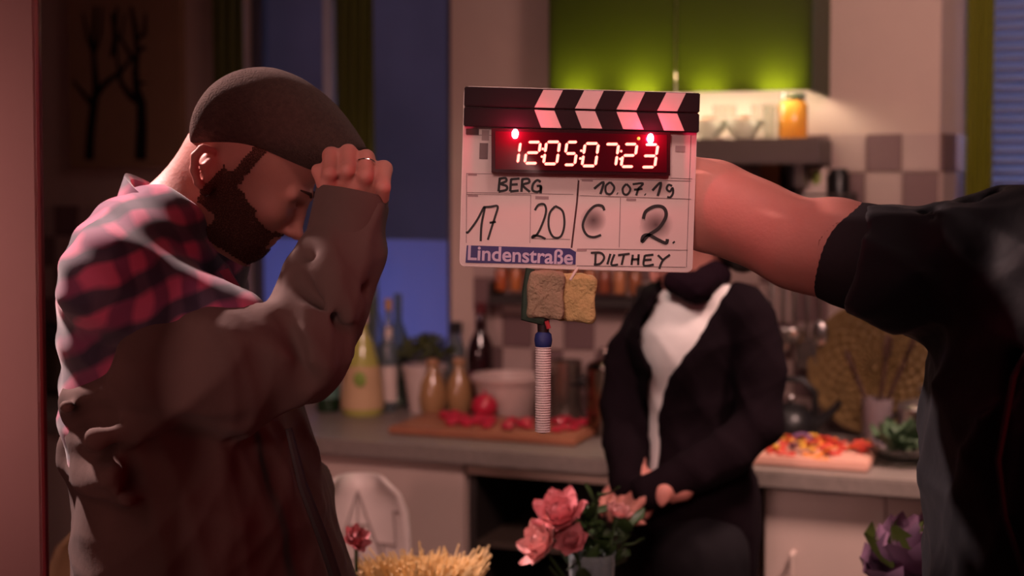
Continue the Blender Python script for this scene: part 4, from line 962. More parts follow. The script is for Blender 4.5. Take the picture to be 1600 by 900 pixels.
peel(body, 'cropped_hair', mat('cropped_grey_hair', (.20, .12, .09), .8, bump=1, bscale=400, var=.4, scale=250), crop_test, .0004, .0008)
for s_ in (1, -1):
    mb = MB(); mb.tube([hp(112, 4, 16*s_), hp(110, 8, 30*s_), hp(97, 5, 50*s_)], [.0022, .0028, .0012], 8); mb.build('eyebrow', M_beard, man, world=parent_inv(man))
# cap: sections lofted from back to peak
sec = [(301, 214, 224, 10), (306, 190, 229, 50), (316, 162, 232, 68), (334, 136, 236, 80), (358, 117, 243, 88), (386, 107, 250, 92), (416, 104, 256, 94), (446, 110, 262, 94), (474, 123, 267, 90), (500, 140, 271, 84), (520, 158, 271, 76), (540, 182, 262, 66), (556, 205, 250, 52), (572, 229, 240, 30)]
vs = []; fs = []; n = 30
for (px, zt_, zb2, hw) in sec:
    for i in range(n):
        a = 2*PI*i/n; c_, s_ = math.cos(a), math.sin(a); e_ = .75
        y_ = math.copysign(abs(c_)**e_, c_)*hw/q*1.06; tz = math.copysign(abs(s_)**e_, s_)
        wr = 1.2*math.sin(px*.11+i*1.3)+.8*math.sin(px*.23-i*2.1)
        vs.append(m_(px, (zt_+zb2)/2-(zb2-zt_)/2*tz+wr*max(tz, 0))+Vector((0, y_, 0)))
for j in range(len(sec)-1):
    for i in range(n): k2 = (i+1) % n; fs.append((j*n+i, j*n+k2, (j+1)*n+k2, (j+1)*n+i))
fs += [tuple(range(n)), tuple((len(sec)-1)*n+i for i in range(n))]
mb = MB(); mb.add(vs, fs); cap = mb.build('cap', M_cap, man, world=parent_inv(man)); md = cap.modifiers.new('s', 'SUBSURF'); md.levels = 1; md.render_levels = 2
for p_ in cap.data.polygons: p_.use_smooth = True
mb = MB(); pts = []
for i in range(9):
    a = PI*(i/8-.5); pts.append(m_(470+92*math.cos(a), 268-26*math.cos(a), 0)+Vector((0, math.sin(a)*.078, 0)))
    pts[-1] = pts[-1]
vs = []; fs = []
for i in range(13):
    a = PI*(i/12-.5); c_ = math.cos(a); s_ = math.sin(a)
    for r_ in (0, 1):
        P = m_(505+c_*(20+48*r_), 262-c_*(2+26*r_), 0)+Vector((0, s_*.078, 0)); vs += [P+Vector((.002, 0, .003)), P-Vector((.002, 0, .003))]
for i in range(12):
    a = i*4; b = a+4; fs += [(a, a+2, b+2, b), (a+1, b+1, b+3, a+3), (a+2, a+3, b+3, b+2), (a, b, b+1, a+1)]
mb.add(vs, fs); mb.build('peak', M_cap, cap, world=parent_inv(man)) if False else mb.build('peak', M_cap, man, world=parent_inv(man))
# plaid shirt
f = Field(ax_(m_(70, 0).x, m_(440, 0).x, .0045), ax_(MY-.28, MY+.28, .0045), ax_(m_(0, 720).z, m_(0, 255).z, .0045))
R_ = [list(r_) for r_ in Matrix.Rotation(math.radians(8), 3, 'Y')]
f.el(m_(240, 470), (.131, .185, .165), None, .03); f.el(m_(250, 640), (.135, .17, .20), None, .05)
for s_ in (-1, 1):
    f.rc(m_(272, 352, .05*s_), m_(232, 425, .155*s_), .050, .072, .04)
f.rc(m_(232, 428, -.165), m_(395, 500, -.17), .068, .060, .03)
f.rc(m_(232, 428, .165), m_(270, 600, .18), .068, .055, .03)
f.rc(m_(340, 250), m_(300, 350), .052, .060, .015, 'sub')
f.disp(fold(.0065, 30, 3), .03)
f.disp(lambda a, b, c: -.0018*np.sin((a*.5+c*1.0)*110+b*30), .03)
f.mesh('shirt', M_plaid, man, 1)
# collar
vs = []; fs = []; n = 40
for j, (dx, dz, gr) in enumerate(((-6, -32, .92), (6, 8, 1.06), (4, 12, 1.14), (-8, -30, 1.16))):
    for i in range(n):
        a = 2*PI*i/n; c_, s_ = math.cos(a), math.sin(a)
        px = 290+dx*1.0+gr*(-84*c_); py = 352-dz+gr*(-62*c_)*.98+8*max(0, -c_)
        vs.append(m_(px, py, 0)+Vector((0, s_*.082*gr, 0)))
for j in range(4):
    for i in range(n): k2 = (i+1) % n; j2 = (j+1) % 4; fs.append((j*n+i, j*n+k2, j2*n+k2, j2*n+i))
mb = MB(); mb.add(vs, fs); mb.build('collar', M_plaid, man, world=parent_inv(man))
mb = MB(); mb.prism([(0, 0), (.012, .004), (.033, -.030), (.026, -.036)], -.004, .004)
mb.build('shirt_placket', mat('pink_placket_cloth', (.50, .06, .12), .8), man, world=parent_inv(man) @ Matrix.Translation(m_(362, 418, -.085)))
# brown jacket, off the shoulder and bunched at the back
f = Field(ax_(m_(60, 0).x, m_(650, 0).x, .0045), ax_(MY-.31, MY+.30, .0045), np.concatenate([np.arange(.80, 1.0, .008), ax_(1.0, m_(0, 270).z, .0045)]))
f.rc(m_(288, 600), m_(318, 780), .150, .178, .02, sy=1.28); f.rc(m_(318, 780), m_(336, 960), .178, .215, .03, sy=1.05)
P0 = m_(100, 612); P1 = m_(400, 468); d = (P1-P0).normalized(); nn = Vector((-d.z, 0, d.x)); nn = nn if nn.z > 0 else -nn
f.half(P0, nn, .02)
f.chain([m_(320, 545, -.17), m_(400, 548, -.185), m_(492, 526, -.18)], [.088, .080, .068], .035)
f.chain([m_(492, 526, -.18), m_(530, 450, -.155), m_(548, 400, -.14), m_(566, 322, -.12)], [.066, .060, .052, .049], .03)
f.half(m_(562, 325, -.12), (.12, 0, .99), .004) if False else f.rc(m_(566, 280, -.12), m_(575, 240, -.12), .058, .056, .004, 'sub')
# folds and bunched cloth
for a, b, ra, rb in (((136, 640, -.04), (170, 604, -.19), 20, 12), ((134, 680, -.04), (215, 646, -.215), 26, 16), ((134, 722, -.04), (240, 694, -.225), 30, 16), ((150, 750, -.03), (270, 728, -.23), 22, 12), ((215, 646, -.215), (340, 606, -.215), 16, 10),
                     ((150, 612, -.1), (250, 566, -.21), 16, 10), ((136, 640, .0), (160, 620, .18), 20, 16), ((134, 715, 0), (200, 700, .2), 28, 18), ((136, 640, -.04), (136, 640, .0), 20, 20), ((134, 700, -.04), (134, 700, .0), 28, 28)):
    f.rc(m_(*a), m_(*b), ra/q, rb/q, .022)
for a, b in (((505, 385, -.19), (580, 440, -.18)), ((500, 420, -.20), (572, 500, -.2)), ((470, 430, -.23), (520, 560, -.24)), ((180, 665, -.25), (330, 630, -.25)), ((330, 640, -.25), (480, 620, -.24)), ((300, 900, -.28), (440, 660, -.24)), ((230, 880, -.26), (300, 760, -.25)), ((420, 900, -.27), (470, 720, -.2))):
    f.rc(m_(*a), m_(*b), .007, .004, .022, 'sub')
f.disp(fold(.014, 26, 11), .04)
f.mesh('jacket', M_jack, man, 1)
a = m_(553, 372, -.128); b = m_(566, 300, -.12); MB().tube([a, a+(b-a)*.1, a+(b-a)*.5, a+(b-a)*.97, b, b-(b-a)*.02, a+(b-a)*.4], [.046, .0515, .0505, .0500, .0485, .046, .044], 36, False).build('cuff', M_jack, man, world=parent_inv(man))
MB().tube([m_(478, 640, -.16), m_(500, 720, -.17), m_(530, 800, -.17), m_(558, 885, -.17)], [.005, .007, .008, .008], 8).build('jacket_zip_edge', mat('dark_zip_tape', (.03, .02, .02), .6), man, world=parent_inv(man))
f = Field(ax_(m_(120, 0).x, m_(560, 0).x, .01), ax_(MY-.28, MY+.28, .01), ax_(.03, 1.0, .012))
for s_ in (-.1, .1):
    hip = m_(325, 880, s_); kn = Vector((hip.x+.02, MY+s_*1.1, .50)); an = Vector((hip.x-.03, MY+s_*1.2, .07)); f.chain([hip, kn, an], [.12, .085, .068], .03)
f.rc(m_(325, 850), m_(325, 890), .14, .14, .05, sy=1.2); f.disp(fold(.012, 30, 5)); f.mesh('trousers', M_trou, man, 1)
for s_ in (-.12, .12): shoe(man, m_(325, 880).x-.02, MY+s_, 0)

# ---- the woman in the cardigan -------------------------------------------
WY = 2.93; m_ = limb_world(WY); q = F/WY
wo = empty('person', (m_(1085, 800).x, WY, 0), 'woman in a dark cardigan and white top half hidden behind the slate', 'person')
fdw = Vector((-.80, -.25, -.55)).normalized(); sdw = Vector((.25, -.95, 0)); sdw = (sdw-fdw*sdw.dot(fdw)).normalized(); udw = sdw.cross(fdw).normalized()
if udw.z < 0: udw = -udw
HW = m_(1068, 362)
def wp(f_, u_, l_=0): return HW+fdw*f_+udw*u_+sdw*l_
WR = [list(r_) for r_ in Matrix([fdw, sdw, udw]).transposed()]
def wel(F_, c, r, k=.008, mode='add'): F_.el(wp(*c), r, WR, k, mode)
f = Field(ax_(m_(900, 0).x, m_(1260, 0).x, .0045), ax_(WY-.24, WY+.26, .0045), np.concatenate([np.arange(-.02, .92, .016), np.arange(.92, 1.62, .0045)]))
wel(f, (0, .01), (.092, .073, .088)); wel(f, (.045, -.045), (.052, .055, .066), .02)
for s_ in (1, -1):
    f.rc(wp(0, -.06, .045*s_), wp(.068, -.098, .014*s_), .018, .015, .02); f.el(wp(.092, -.02, .028*s_), (.013, .013, .013), None, .008, 'sub'); f.el(wp(.08, -.021, .028*s_), (.011, .011, .011), None, .002)
    f.rc(wp(.09, -.0, .012*s_), wp(.083, -.002, .04*s_), .008, .007, .008); f.rc(wp(-.01, -.03, .073*s_), wp(-.012, .005, .075*s_), .009, .010, .006)
f.rc(wp(.093, -.01), wp(.108, -.044), .006, .009, .006); f.rc(wp(.092, -.07, .014), wp(.092, -.07, -.014), .005, .005, .004); f.rc(wp(.09, -.078, .012), wp(.09, -.078, -.012), .005, .005, .004)
f.rc(wp(.078, -.10), wp(.078, -.098), .015, .015, .012)
f.rc(wp(-.03, -.05), m_(1100, 470), .045, .05, .02)
f.rc(m_(1090, 520), m_(1085, 820), .085, .10, .05, sy=1.25)
f.chain([m_(1150, 490, -.09), m_(1165, 640, -.13), m_(1030, 718, -.19)], [.034, .026, .022], .02); f.chain([m_(1035, 500, .12), m_(985, 630, .06), m_(985, 722, -.10)], [.04, .034, .024], .02)
for pw, dd in ((m_(1010, 722, -.195), (-1, -.1, -.25)), (m_(975, 728, -.12), (-.6, -.7, -.3))):
    pw = pw+Vector((.030, 0, -.012)); hand_add(f, pw+Vector((.02, 0, 0)), pw-Vector((.03, 0, .004)), dd, Vector(dd).cross(Vector((0, 0, 1))), (0, 0, -1), r=.0078, L=(.034, .022, .018))
for s_ in (-.08, .09):
    hip = m_(1085, 850, s_); kn = Vector((hip.x, WY+s_, .48)); an = Vector((hip.x+.02, WY+s_, .08)); f.chain([hip, kn, an], [.085, .055, .04], .03); f.rc(an, an+Vector((-.08, -.02, -.03)), .038, .028, .02)
f.mesh('body', M_skin, wo, 1)
f = Field(ax_(m_(930, 0).x, m_(1220, 0).x, .005), ax_(WY-.22, WY+.22, .005), ax_(1.1, 1.62, .005))
wel(f, (-.025, .022), (.098, .086, .098), .01); f.rc(wp(-.05, -.02, .05), wp(-.06, -.10, .055), .045, .035, .03); f.rc(wp(-.05, -.02, -.05), wp(-.06, -.10, -.055), .045, .035, .03)
f.el(wp(.085, -.045), (.065, .06, .065), None, .02, 'sub'); f.disp(fold(.006, 60, 8)); f.mesh('hair', M_hair, wo, 1)
f = Field(ax_(m_(980, 0).x, m_(1180, 0).x, .005), ax_(WY-.2, WY+.2, .005), ax_(1.24, 1.46, .005))
f.chain([m_(1050, 436, -.08), m_(1080, 444, -.10), m_(1112, 428, -.03), m_(1110, 415, .05), m_(1060, 430, .06), m_(1050, 436, -.08)], [.022, .030, .030, .03, .028, .022], .02); f.disp(fold(.008, 70, 4)); f.mesh('scarf', mat('dark_plum_scarf', (.012, .004, .008), .9, spec=.1), wo, 1)
# white top
def torso(f, g):
    f.el(m_(1088, 545), (.118+g, .118+g, .155+g), None, .03); f.rc(m_(1086, 640), m_(1085, 830), .098+g, .118+g, .05, sy=1.05)
    f.el(m_(1056, 545, -.062), (.05+g, .05+g, .06+g), None, .06); f.el(m_(1030, 540, .03), (.05+g, .05+g, .05+g), None, .03)
    f.rc(m_(1040, 478, .06), m_(1150, 478, -.06), .042+g, .045+g, .04)
f = Field(ax_(m_(940, 0).x, m_(1240, 0).x, .005), ax_(WY-.26, WY+.26, .005), ax_(.72, 1.42, .006)); torso(f, -.004); f.disp(fold(.004, 40, 2)); f.mesh('white_top', M_wtee, wo, 1)
f = Field(ax_(m_(910, 0).x, m_(1250, 0).x, .0045), ax_(WY-.28, WY+.26, .0045), np.concatenate([np.arange(.55, .95, .010), ax_(.95, 1.42, .0045)])); torso(f, .012)
f.rc(m_(1083, 800), m_(1080, 980), .125, .14, .05)
poly = [(1040, 415), (1150, 415), (1118, 462), (1070, 530), (1033, 578), (1024, 640), (1022, 760), (1008, 762), (1009, 640), (1013, 572), (1000, 530), (1004, 500), (1024, 455)]
pw = [(m_(a_, b_).x, m_(a_, b_).z) for a_, b_ in poly]
X, Yg, Z = f.grid((slice(None),)*3); X2 = X[:, 0, 0][:, None]; Z2 = Z[0, 0, :][None, :]; dm = np.full((X2.size, Z2.size), 9.0); insd = np.zeros_like(dm, dtype=bool)
for i in range(len(pw)):
    a, b = pw[i], pw[(i+1) % len(pw)]; ex, ez = b[0]-a[0], b[1]-a[1]; t_ = np.clip(((X2-a[0])*ex+(Z2-a[1])*ez)/(ex*ex+ez*ez), 0, 1)
    dm = np.minimum(dm, np.hypot(X2-a[0]-t_*ex, Z2-a[1]-t_*ez))
    c_ = ((a[1] > Z2) != (b[1] > Z2)) & (X2 < (b[0]-a[0])*(Z2-a[1])/((b[1]-a[1]) or 1e-9)+a[0]); insd ^= c_
dm = np.where(insd, -dm, dm)[:, None, :]
pr = np.maximum(dm, Yg-(WY-.0)); f.v = np.maximum(f.v, -pr).astype(np.float32)
f.rc(m_(1098, 466), m_(1098, 440), .062, .07, .01, 'sub')
f.chain([m_(1158, 492, -.09), m_(1172, 570, -.12), m_(1168, 640, -.14), m_(1110, 690, -.17), m_(1000, 736, -.20)], [.056, .052, .050, .046, .038], .018)
f.chain([m_(1030, 500, .12), m_(990, 560, .09), m_(975, 640, .05), m_(972, 740, -.13)], [.050, .046, .046, .038], .02)
f.disp(fold(.010, 34, 6)); f.mesh('cardigan', M_card, wo, 1)
f = Field(ax_(m_(960, 0).x, m_(1200, 0).x, .01), ax_(WY-.24, WY+.26, .01), ax_(.03, .95, .012))
for s_ in (-.08, .09):
    hip = m_(1085, 850, s_); kn = Vector((hip.x, WY+s_, .48)); an = Vector((hip.x+.02, WY+s_, .07)); f.chain([hip, kn, an], [.105, .075, .06], .03)
f.disp(fold(.01, 30, 9)); f.mesh('trousers', M_trou, wo, 1)
for s_ in (-.08, .09): shoe(wo, m_(1085, 850).x+.01, WY+s_, PI*1.05)

# ---- the man in black holding the slate --------------------------------
KY = 1.74; m_ = limb_world(KY); q = F/KY
kl = empty('person', (m_(1660, 800).x, KY, 0), 'person in a black shirt with rolled sleeve holding the slate out with a bare arm', 'person')
wr = SC+Vector((.150, .095, .0)); EL = m_(1318, 398, .06)
f = Field(np.concatenate([ax_(SC.x-.02, m_(1400, 0).x, .0036), np.arange(m_(1400, 0).x+.01, m_(1990, 0).x, .010)]), np.concatenate([np.arange(KY-.3, KY+.04, .012), ax_(KY+.02, KY+.30, .0036), [KY+.31, KY+.32]]), np.concatenate([np.arange(-.02, 1.30, .016), ax_(1.30, 1.60, .0036), np.arange(1.61, 1.95, .008)]))
f.chain([wr+Vector((-.02, 0, .0)), m_(1108, 312, .195), m_(1150, 328, .175), m_(1215, 355, .145), m_(1275, 388, .11), m_(1330, 396, .09)], [.030, .052, .055, .051, .053, .058], .03)
f.rc(m_(1300, 366, .085), m_(1330, 355, .08), .022, .026, .03)
f.chain([m_(1330, 396, .09), m_(1600, 410, -.02)], [.054, .062], .03)
# hand round the grip behind the board
gp = Vector((SC.x+.10, SY+.045, SC.z+.005))
f.rc(wr+Vector((-.02, 0, 0)), gp+Vector((.030, .030, .0)), .027, .028, .02); f.rc(gp+Vector((.020, .028, .03)), gp+Vector((.020, .028, -.03)), .018, .018, .012)
for i in range(4):
    z_ = .034-i*.0215; q4 = (1, 1.06, 1, .88)[i]
    f.chain([gp+Vector((.020, .026, z_)), gp+Vector((-.012, .028*q4, z_)), gp+Vector((-.024, .004, z_)), gp+Vector((-.010, -.016, z_))], [.0105, .010, .0092, .0085], .004)
f.chain([gp+Vector((.028, .022, .036)), gp+Vector((.030, -.006, .050)), gp+Vector((.014, -.018, .052))], [.014, .0118, .010], .008)
f.rc(m_(1700, 430), m_(1680, 800), .12, .12, .05, sy=1.35); f.rc(m_(1640, 410, -.1), m_(1780, 410, .1), .06, .06, .04)
hd = m_(1850, 190); f.rc(hd+Vector((.01, 0, -.08)), m_(1780, 400), .055, .06, .03); f.el(hd+Vector((0, 0, .01)), (.098, .078, .115), None, .01); f.el(hd+Vector((-.045, 0, -.05)), (.055, .058, .07), None, .02)
f.rc(hd+Vector((-.092, 0, -.0)), hd+Vector((-.112, 0, -.035)), .008, .011, .01); f.rc(hd+Vector((-.088, .02, -.07)), hd+Vector((-.088, -.02, -.07)), .007, .007, .006); f.rc(hd+Vector((-.075, 0, -.1)), hd+Vector((-.07, 0, -.1)), .02, .02, .02)
for s_ in (-1, 1):
    f.el(hd+Vector((-.095, .03*s_, -.01)), (.014, .014, .012), None, .006, 'sub'); f.el(hd+Vector((-.082, .03*s_, -.01)), (.011, .011, .011), None, .002); f.rc(hd+Vector((.01, .078*s_, .015)), hd+Vector((.005, .075*s_, -.03)), .012, .009, .006)
for s_ in (-.11, .11):
    hip = m_(1660, 860, s_); kn = Vector((hip.x, KY+s_, .5)); an = Vector((hip.x+.03, KY+s_, .09)); f.chain([hip, kn, an], [.09, .06, .045], .03); f.rc(an, an+Vector((-.10, 0, -.04)), .045, .03, .02)
f.chain([m_(1680, 420, -.17), m_(1720, 640, -.19), m_(1660, 820, -.25)], [.055, .045, .03], .02); f.rc(m_(1660, 820, -.25), m_(1650, 880, -.25), .03, .02, .01)
f.mesh('body', M_skin, kl, 1)
f = Field(ax_(hd.x-.13, hd.x+.14, .008), ax_(KY-.12, KY+.12, .008), ax_(hd.z-.08, hd.z+.16, .008)); f.el(hd+Vector((.015, 0, .03)), (.104, .09, .115), None, .01); f.el(hd+Vector((-.09, 0, -.02)), (.09, .09, .08), None, .02, 'sub'); f.disp(fold(.008, 60, 3)); f.mesh('hair', M_hair, kl, 1)
f = Field(ax_(m_(1290, 0).x, m_(2060, 0).x, .0055), ax_(KY-.32, KY+.30, .0055), ax_(m_(0, 1010).z, m_(0, 290).z, .0055))
f.chain([m_(1330, 399, .090), m_(1400, 414, .06), m_(1440, 430, .04), m_(1530, 412, .0), m_(1640, 415, -.02)], [.062, .066, .070, .072, .085], .04)
f.half(m_(1356, 403, .08), (-.98, .15, .16), .004) 
f.el(m_(1640, 640), (.138, .21, .30), None, .05); f.rc(m_(1640, 700), m_(1648, 960), .135, .150, .05, sy=1.4); f.rc(m_(1640, 415, -.12), m_(1780, 415, .14), .075, .085, .05)
f.rc(m_(1690, 430, -.17), m_(1725, 650, -.19), .08, .07, .03); f.rc(m_(1705, 490), m_(1690, 940), .150, .150, .05, sy=1.3)
for a, b in (((1460, 330, .0), (1475, 400, -.045)), ((1515, 318, .0), (1560, 420, -.07)), ((1560, 320, 0), (1580, 400, -.08)), ((1590, 440, -.13), (1500, 600, -.15)), ((1510, 590, -.15), (1490, 760, -.14)), ((1600, 560, -.2), (1540, 800, -.19))):
    f.rc(m_(*a), m_(*b), .010, .004, .016, 'sub')
f.rc(m_(1790, 300), m_(1780, 390), .06, .065, .01, 'sub')
f.disp(fold(.014, 32, 21)); f.mesh('shirt', M_blk, kl, 1)
mb = MB(); a = m_(1324, 397, .093); b = m_(1384, 410, .070); ax = (b-a).normalized()
mb.tube([a+ax*.001, a-ax*.001, a+(b-a)*.3, a+(b-a)*.7, b, b-ax*.001], [.058, .0635, .0675, .0700, .0705, .060], 40)
sz_ = [None]
cf = mb.build('rolled_cuff', M_cuff, kl, world=parent_inv(kl)); 
MB().tube([m_(1598, 430, -.12), m_(1560, 480, -.155), m_(1510, 560, -.165), m_(1490, 680, -.16), m_(1500, 760, -.16), m_(1530, 860, -.17)], [.004]*6, 6).build('shirt_seam', mat('black_seam', (.05, .045, .05), .6), kl, world=parent_inv(kl))
q5 = m_(1597, 432, -.13); MB().lathe([(.008, 0), (.008, .003), (0, .004)], 14).build('button', mat('blue_grey_button', (.04, .05, .09), .3), kl, world=parent_inv(kl) @ Matrix.Translation(q5) @ Matrix.Rotation(PI/2, 4, 'X'))
f = Field(ax_(m_(1480, 0).x, m_(1860, 0).x, .01), ax_(KY-.3, KY+.3, .01), ax_(.03, .95, .012))
for s_ in (-.11, .11):
    hip = m_(1660, 860, s_); kn = Vector((hip.x, KY+s_, .5)); an = Vector((hip.x+.03, KY+s_, .07)); f.chain([hip, kn, an], [.115, .085, .068], .03)
f.disp(fold(.01, 30, 5)); f.mesh('trousers', M_trou, kl, 1)
for s_ in (-.11, .11): shoe(kl, m_(1660, 860).x+.02, KY+s_, PI)

# ================================================================== TABLE IN FRONT OF THE KITCHEN
TZ = .74
tb = empty('dining_table', (.31, 2.53, 0), 'dark dining table below the slate carrying flowers and spaghetti', 'table')
MB().box(-.63, .63, -.17, .19, TZ-.03, TZ, .004).build('tabletop', mat('dark_table_wood', (.05, .03, .022), .45, var=.3), tb)
for sx in (-1, 1):
    for sy in (-1, 1): MB().box(sx*.58-.02, sx*.58+.02, sy*.14-.02+.01, sy*.14+.02+.01, 0, TZ-.03, .003).build('leg', MATS['dark_table_wood'], tb)
# spaghetti fanned in a pot
YS = 2.50; c = W(668, 900, YS)
sg = empty('spaghetti_pot', (c.x, YS, TZ+.0005), 'pot of dry spaghetti fanned out at the bottom left of centre', 'pasta')
MB().lathe([(.050, 0), (.058, .008), (.060, .085), (.066, .088), (.056, .088), (.052, .012), (0, .010)], 30).build('pot', M_black, sg)
mb = MB()
for i in range(620):
    a = random.uniform(0, 2*PI); r0 = .045*math.sqrt(random.random()); tl = random.uniform(-.125, .112)+.0; dy = random.gauss(0, .03)
    b_ = Vector((r0*math.cos(a)*.8, r0*math.sin(a)*.8, .012)); h_ = .150+random.gauss(0, .007)-abs(tl)*.10+(.012 if tl > .09 else 0)
    mb.tube([b_, Vector((tl+b_.x*.3, dy, h_))], .0016, 4)
o = mb.build('spaghetti', mat('dry_spaghetti', (.85, .60, .28), .5, var=.15), sg); o['kind'] = 'stuff'
# flowers
def rose(parent, c, R, m1, seed, tilt=(0, 0)):
    rs = random.Random(seed); Rt = Matrix.Translation(c) @ Matrix.Rotation(tilt[0], 4, 'X') @ Matrix.Rotation(tilt[1], 4, 'Y')
    n = 0
    for ring, (cnt_, op) in enumerate(((4, .12), (5, .35), (6, .62), (7, .95), (7, 1.25))):
        for i in range(cnt_):
            vs, fs = leafmesh(R*(.75+.13*ring), R*.46, .5, .12)
            Mx = Rt @ Matrix.Rotation(2*PI*i/cnt_+ring*.5+rs.uniform(-.2, .2), 4, 'Z') @ Matrix.Translation((0, R*.05*ring, -R*.25)) @ Matrix.Rotation(PI/2-op+rs.uniform(-.1, .1), 4, 'X') @ Matrix.Scale(1, 4)
            vs = [Mx @ Vector((v.x, v.y, v.z*.9)) for v in vs]; o = meshobj('petal', vs, fs, m1, parent, True); n += 1
M_pk = mat('pink_petal', (.66, .22, .24), .55, sss=0, var=.2, scale=30); M_pk2 = mat('pale_pink_petal', (.80, .40, .38), .55, var=.2, scale=30); M_stem = mat('green_stem', (.03, .06, .015), .5)
def flower(px, py, Y, R, m1, label, foot, seed, tilt, leaves=2):
    c = W(px, py, Y); foot = Vector(foot)
    fl = empty('peony', foot, label, 'flower'); l = c-foot; rose(fl, l, R, m1, seed, tilt)
    MB().tube([(0, 0, 0), (l.x*.25, l.y*.3, l.z*.5), (l.x*.95, l.y, l.z-R*.25)], .003, 6).build('stem', M_stem, fl)
    for k in range(leaves):
        vs, fs = leafmesh(.05, .014, .4); Mx = Matrix.Translation((l.x*.4, l.y*.45, l.z*(.55+.15*k))) @ Matrix.Rotation(seed+k*2.4, 4, 'Z') @ Matrix.Rotation(.6, 4, 'X')
        meshobj('leaf', [Mx @ v for v in vs], fs, M_stem, fl, True)
    return fl
YV = 2.48; vb = W(925, 880, YV); vz = TZ+.001
va = empty('glass_vase', (vb.x, YV, vz), 'clear glass vase with water holding pink peonies on the table', 'vase')
hv = W(925, 862, YV).z-vz; rv = 36/F*YV
MB().lathe([(rv*.9, 0), (rv, .006), (rv*.95, hv*.5), (rv*1.05, hv), (rv*1.0, hv), (rv*.90, hv*.5), (rv*.92, .014), (0, .012)], 30).build('vase', mat('vase_glass', (.62, .72, .76), .12, trans=.75, var=0), va)
MB().lathe([(rv*.90, .016), (rv*.88, hv*.6), (0, hv*.6)], 30).build('water', mat('water', (.8, .92, .95), .0, trans=1, var=0, ior=1.33), va)
ft = lambda a, b: (vb.x+a, YV+b, vz+.022)
flower(876, 806, YV-.02, .042, M_pk, 'large deep pink peony on top of the bouquet', ft(-.008, 0), 1, (.5, -.3))
flower(848, 850, YV-.04, .038, M_pk2, 'pale pink peony drooping at the left of the vase', ft(-.016, -.01), 2, (.7, -.8))
flower(893, 845, YV-.045, .026, M_pk, 'small pink peony bud under the large peony', ft(.0, -.014), 3, (.9, -.2))
flower(966, 802, YV+.02, .020, M_pk2, 'small pale blossom in front of the cardigan', ft(.014, .01), 4, (.3, .3))
for k, (px, py, lb) in enumerate(((935, 770, 'dark leafy twig rising highest from the vase'), (985, 820, 'dark leafy twig leaning right out of the vase'), (915, 800, 'dark leafy twig beside the large peony'), (950, 840, 'low dark leafy twig over the vase rim'))):
    ca = W(px, py, YV+.03); ba = Vector(ft(.006*(k-1.5), .012)); tw = empty('leafy_twig', ba, lb, 'twig'); l = ca-ba
    MB().tube([(0, 0, 0), l*.5+Vector((0, .005, 0)), l], .002, 6).build('stem', M_stem, tw)
    for j in range(8):
        vs, fs = leafmesh(.045, .015, .5, .1); Mx = Matrix.Translation(l*(.55+.06*j)) @ Matrix.Rotation(j*2.4+k, 4, 'Z') @ Matrix.Rotation(random.uniform(-.2, .8), 4, 'X')
        meshobj('leaf', [Mx @ v for v in vs], fs, M_stem, tw, True)
# small pink blossom by the jacket
bc = W(560, 843, 2.46); sb = empty('bud_vase', (bc.x-.003, 2.46, TZ+.001), 'small white bud vase behind the hem of the brown jacket', 'vase')
MB().lathe([(.018, 0), (.022, .02), (.010, .07), (.011, .085), (.009, .085), (.008, .07), (.018, .02), (0, .01)], 20).build('vase', mat('white_porcelain', (.6, .5, .48), .3), sb)
fl = flower(556, 843, 2.46, .021, M_pk, 'single pink peony peeking out beside the jacket hem', (bc.x-.003, 2.46, TZ+.02), 9, (.8, .5), 0)
# purple green leafy plant in front of the black shirt
PY = 2.42; pc = W(1450, 890, PY)
pp = empty('ornamental_cabbage', (pc.x, PY, TZ+.001), 'purple and green ornamental cabbage in a dark pot at lower right', 'plant')
MB().lathe([(.055, 0), (.075, .09), (.082, .09), (.080, .10), (.068, .10), (0, .085)], 28).build('pot', M_black, pp)
M_pl = mat('purple_leaf', (.22, .12, .20), .4, var=.4, scale=20); M_gl = mat('dark_green_leaf', (.08, .11, .02), .45, var=.4, scale=20)
for ring, (cn, L, op) in enumerate(((5, .11, .15), (6, .13, .4), (7, .145, .7), (8, .15, 1.0), (8, .13, 1.35))):
    for i in range(cn):
        vs, fs = leafmesh(L, .052+.006*ring, .45, .16); Mx = Matrix.Translation((0, 0, .10)) @ Matrix.Rotation(2*PI*i/cn+ring*.45, 4, 'Z') @ Matrix.Rotation(PI/2-op, 4, 'X')
        meshobj('leaf', [Mx @ v for v in vs], fs, M_pl if (i+ring) % 3 else M_gl, pp, True)
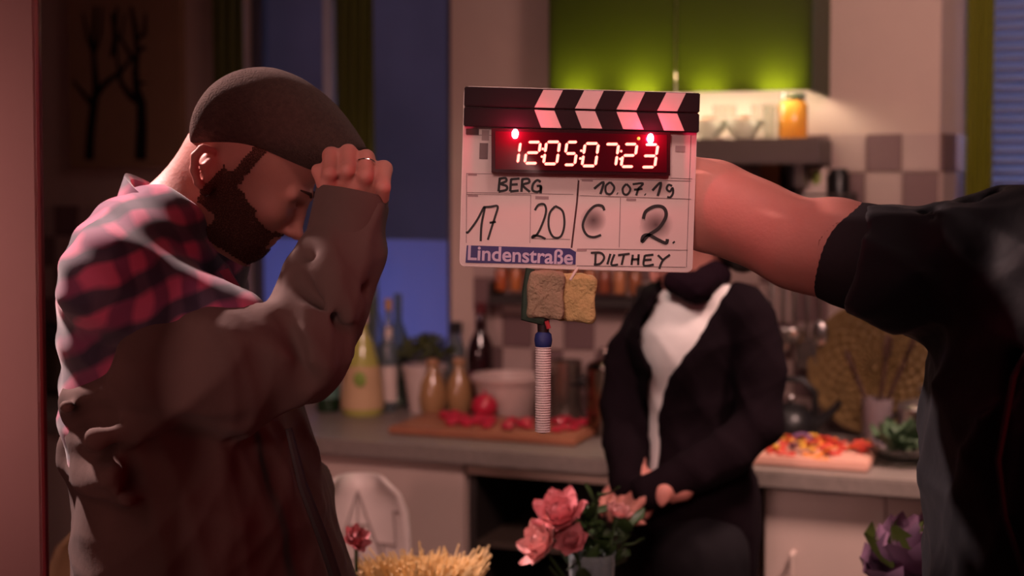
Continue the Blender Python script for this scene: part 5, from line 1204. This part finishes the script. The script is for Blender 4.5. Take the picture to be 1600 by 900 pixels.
# white shell chair behind the table
def chair(px, py, Y, w_, m1, m2, label, name='chair', lines=True, rz=0):
    t_ = W(px, py, Y); ch = empty(name, (t_.x, Y, 0), label, 'chair', rz=rz); H = t_.z
    vs = []; fs = []; n = 16; mm = 12
    for j in range(mm+1):
        s_ = j/mm; z_ = .44+(H-.44)*s_; ww = w_*(.42+.30*math.sin(PI*min(1, s_*.62+.15)))*(1 if s_ < .8 else math.sqrt(max(.0, 1-((s_-.8)/.22)**2))*.85+.15)
        for i in range(n+1):
            u_ = 2*i/n-1; vs.append((u_*ww*.72, .20+.05*s_-.07*u_*u_, z_))
    for j in range(mm):
        for i in range(n): a = j*(n+1)+i; fs.append((a, a+1, a+n+2, a+n+1))
    o = meshobj('backrest', vs, fs, m1, ch, True); md = o.modifiers.new('t', 'SOLIDIFY'); md.thickness = .008
    mb = MB(); mb.box(-w_*.48, w_*.48, -.20, .21, .43, .45, .008); mb.build('seat', m1, ch)
    for sx in (-1, 1):
        for sy in (-1, 1): MB().tube([(sx*.14, sy*.13, .43), (sx*.2, sy*.2, 0)], [.014, .010], 8).build('leg', m2, ch)
    if lines:
        V = lambda i, j: Vector(vs[j*(n+1)+i])+Vector((0, -.006, 0))
        mb = MB()
        for pth in (((8, 11), (4, 7), (8, 3)), ((8, 11), (12, 7), (8, 3)), ((4, 7), (12, 7)), ((8, 11), (8, 3)), ((1, 10), (4, 7), (1, 4)), ((15, 10), (12, 7), (15, 4)), ((2, 8), (8, 9), (14, 8))):
            for a, b in zip(pth[:-1], pth[1:]):
                pts = [V(round(a[0]+(b[0]-a[0])*k/6), round(a[1]+(b[1]-a[1])*k/6)) for k in range(7)]
                pp_ = [pts[0]]
                for p_ in pts[1:]:
                    if (p_-pp_[-1]).length > 1e-4: pp_.append(p_)
                mb.tube(pp_, .0022, 5)
        mb.build('crease_line', mat('grey_crease', (.35, .28, .26), .6), ch)
    return ch
M_ws = mat('white_shell_plastic', (.68, .58, .54), .4); M_lw = mat('light_wood', (.45, .28, .16), .5)
chair(566, 776, 2.96, .215, M_ws, M_lw, 'white shell chair with faceted backrest between the man and the drawers', rz=.15)
chair(112, 866, 2.62, .20, mat('beige_seat_fabric', (.52, .36, .20), .9, bump=.5), M_lw, 'beige upholstered chair half hidden behind the jacket at lower left', lines=False)
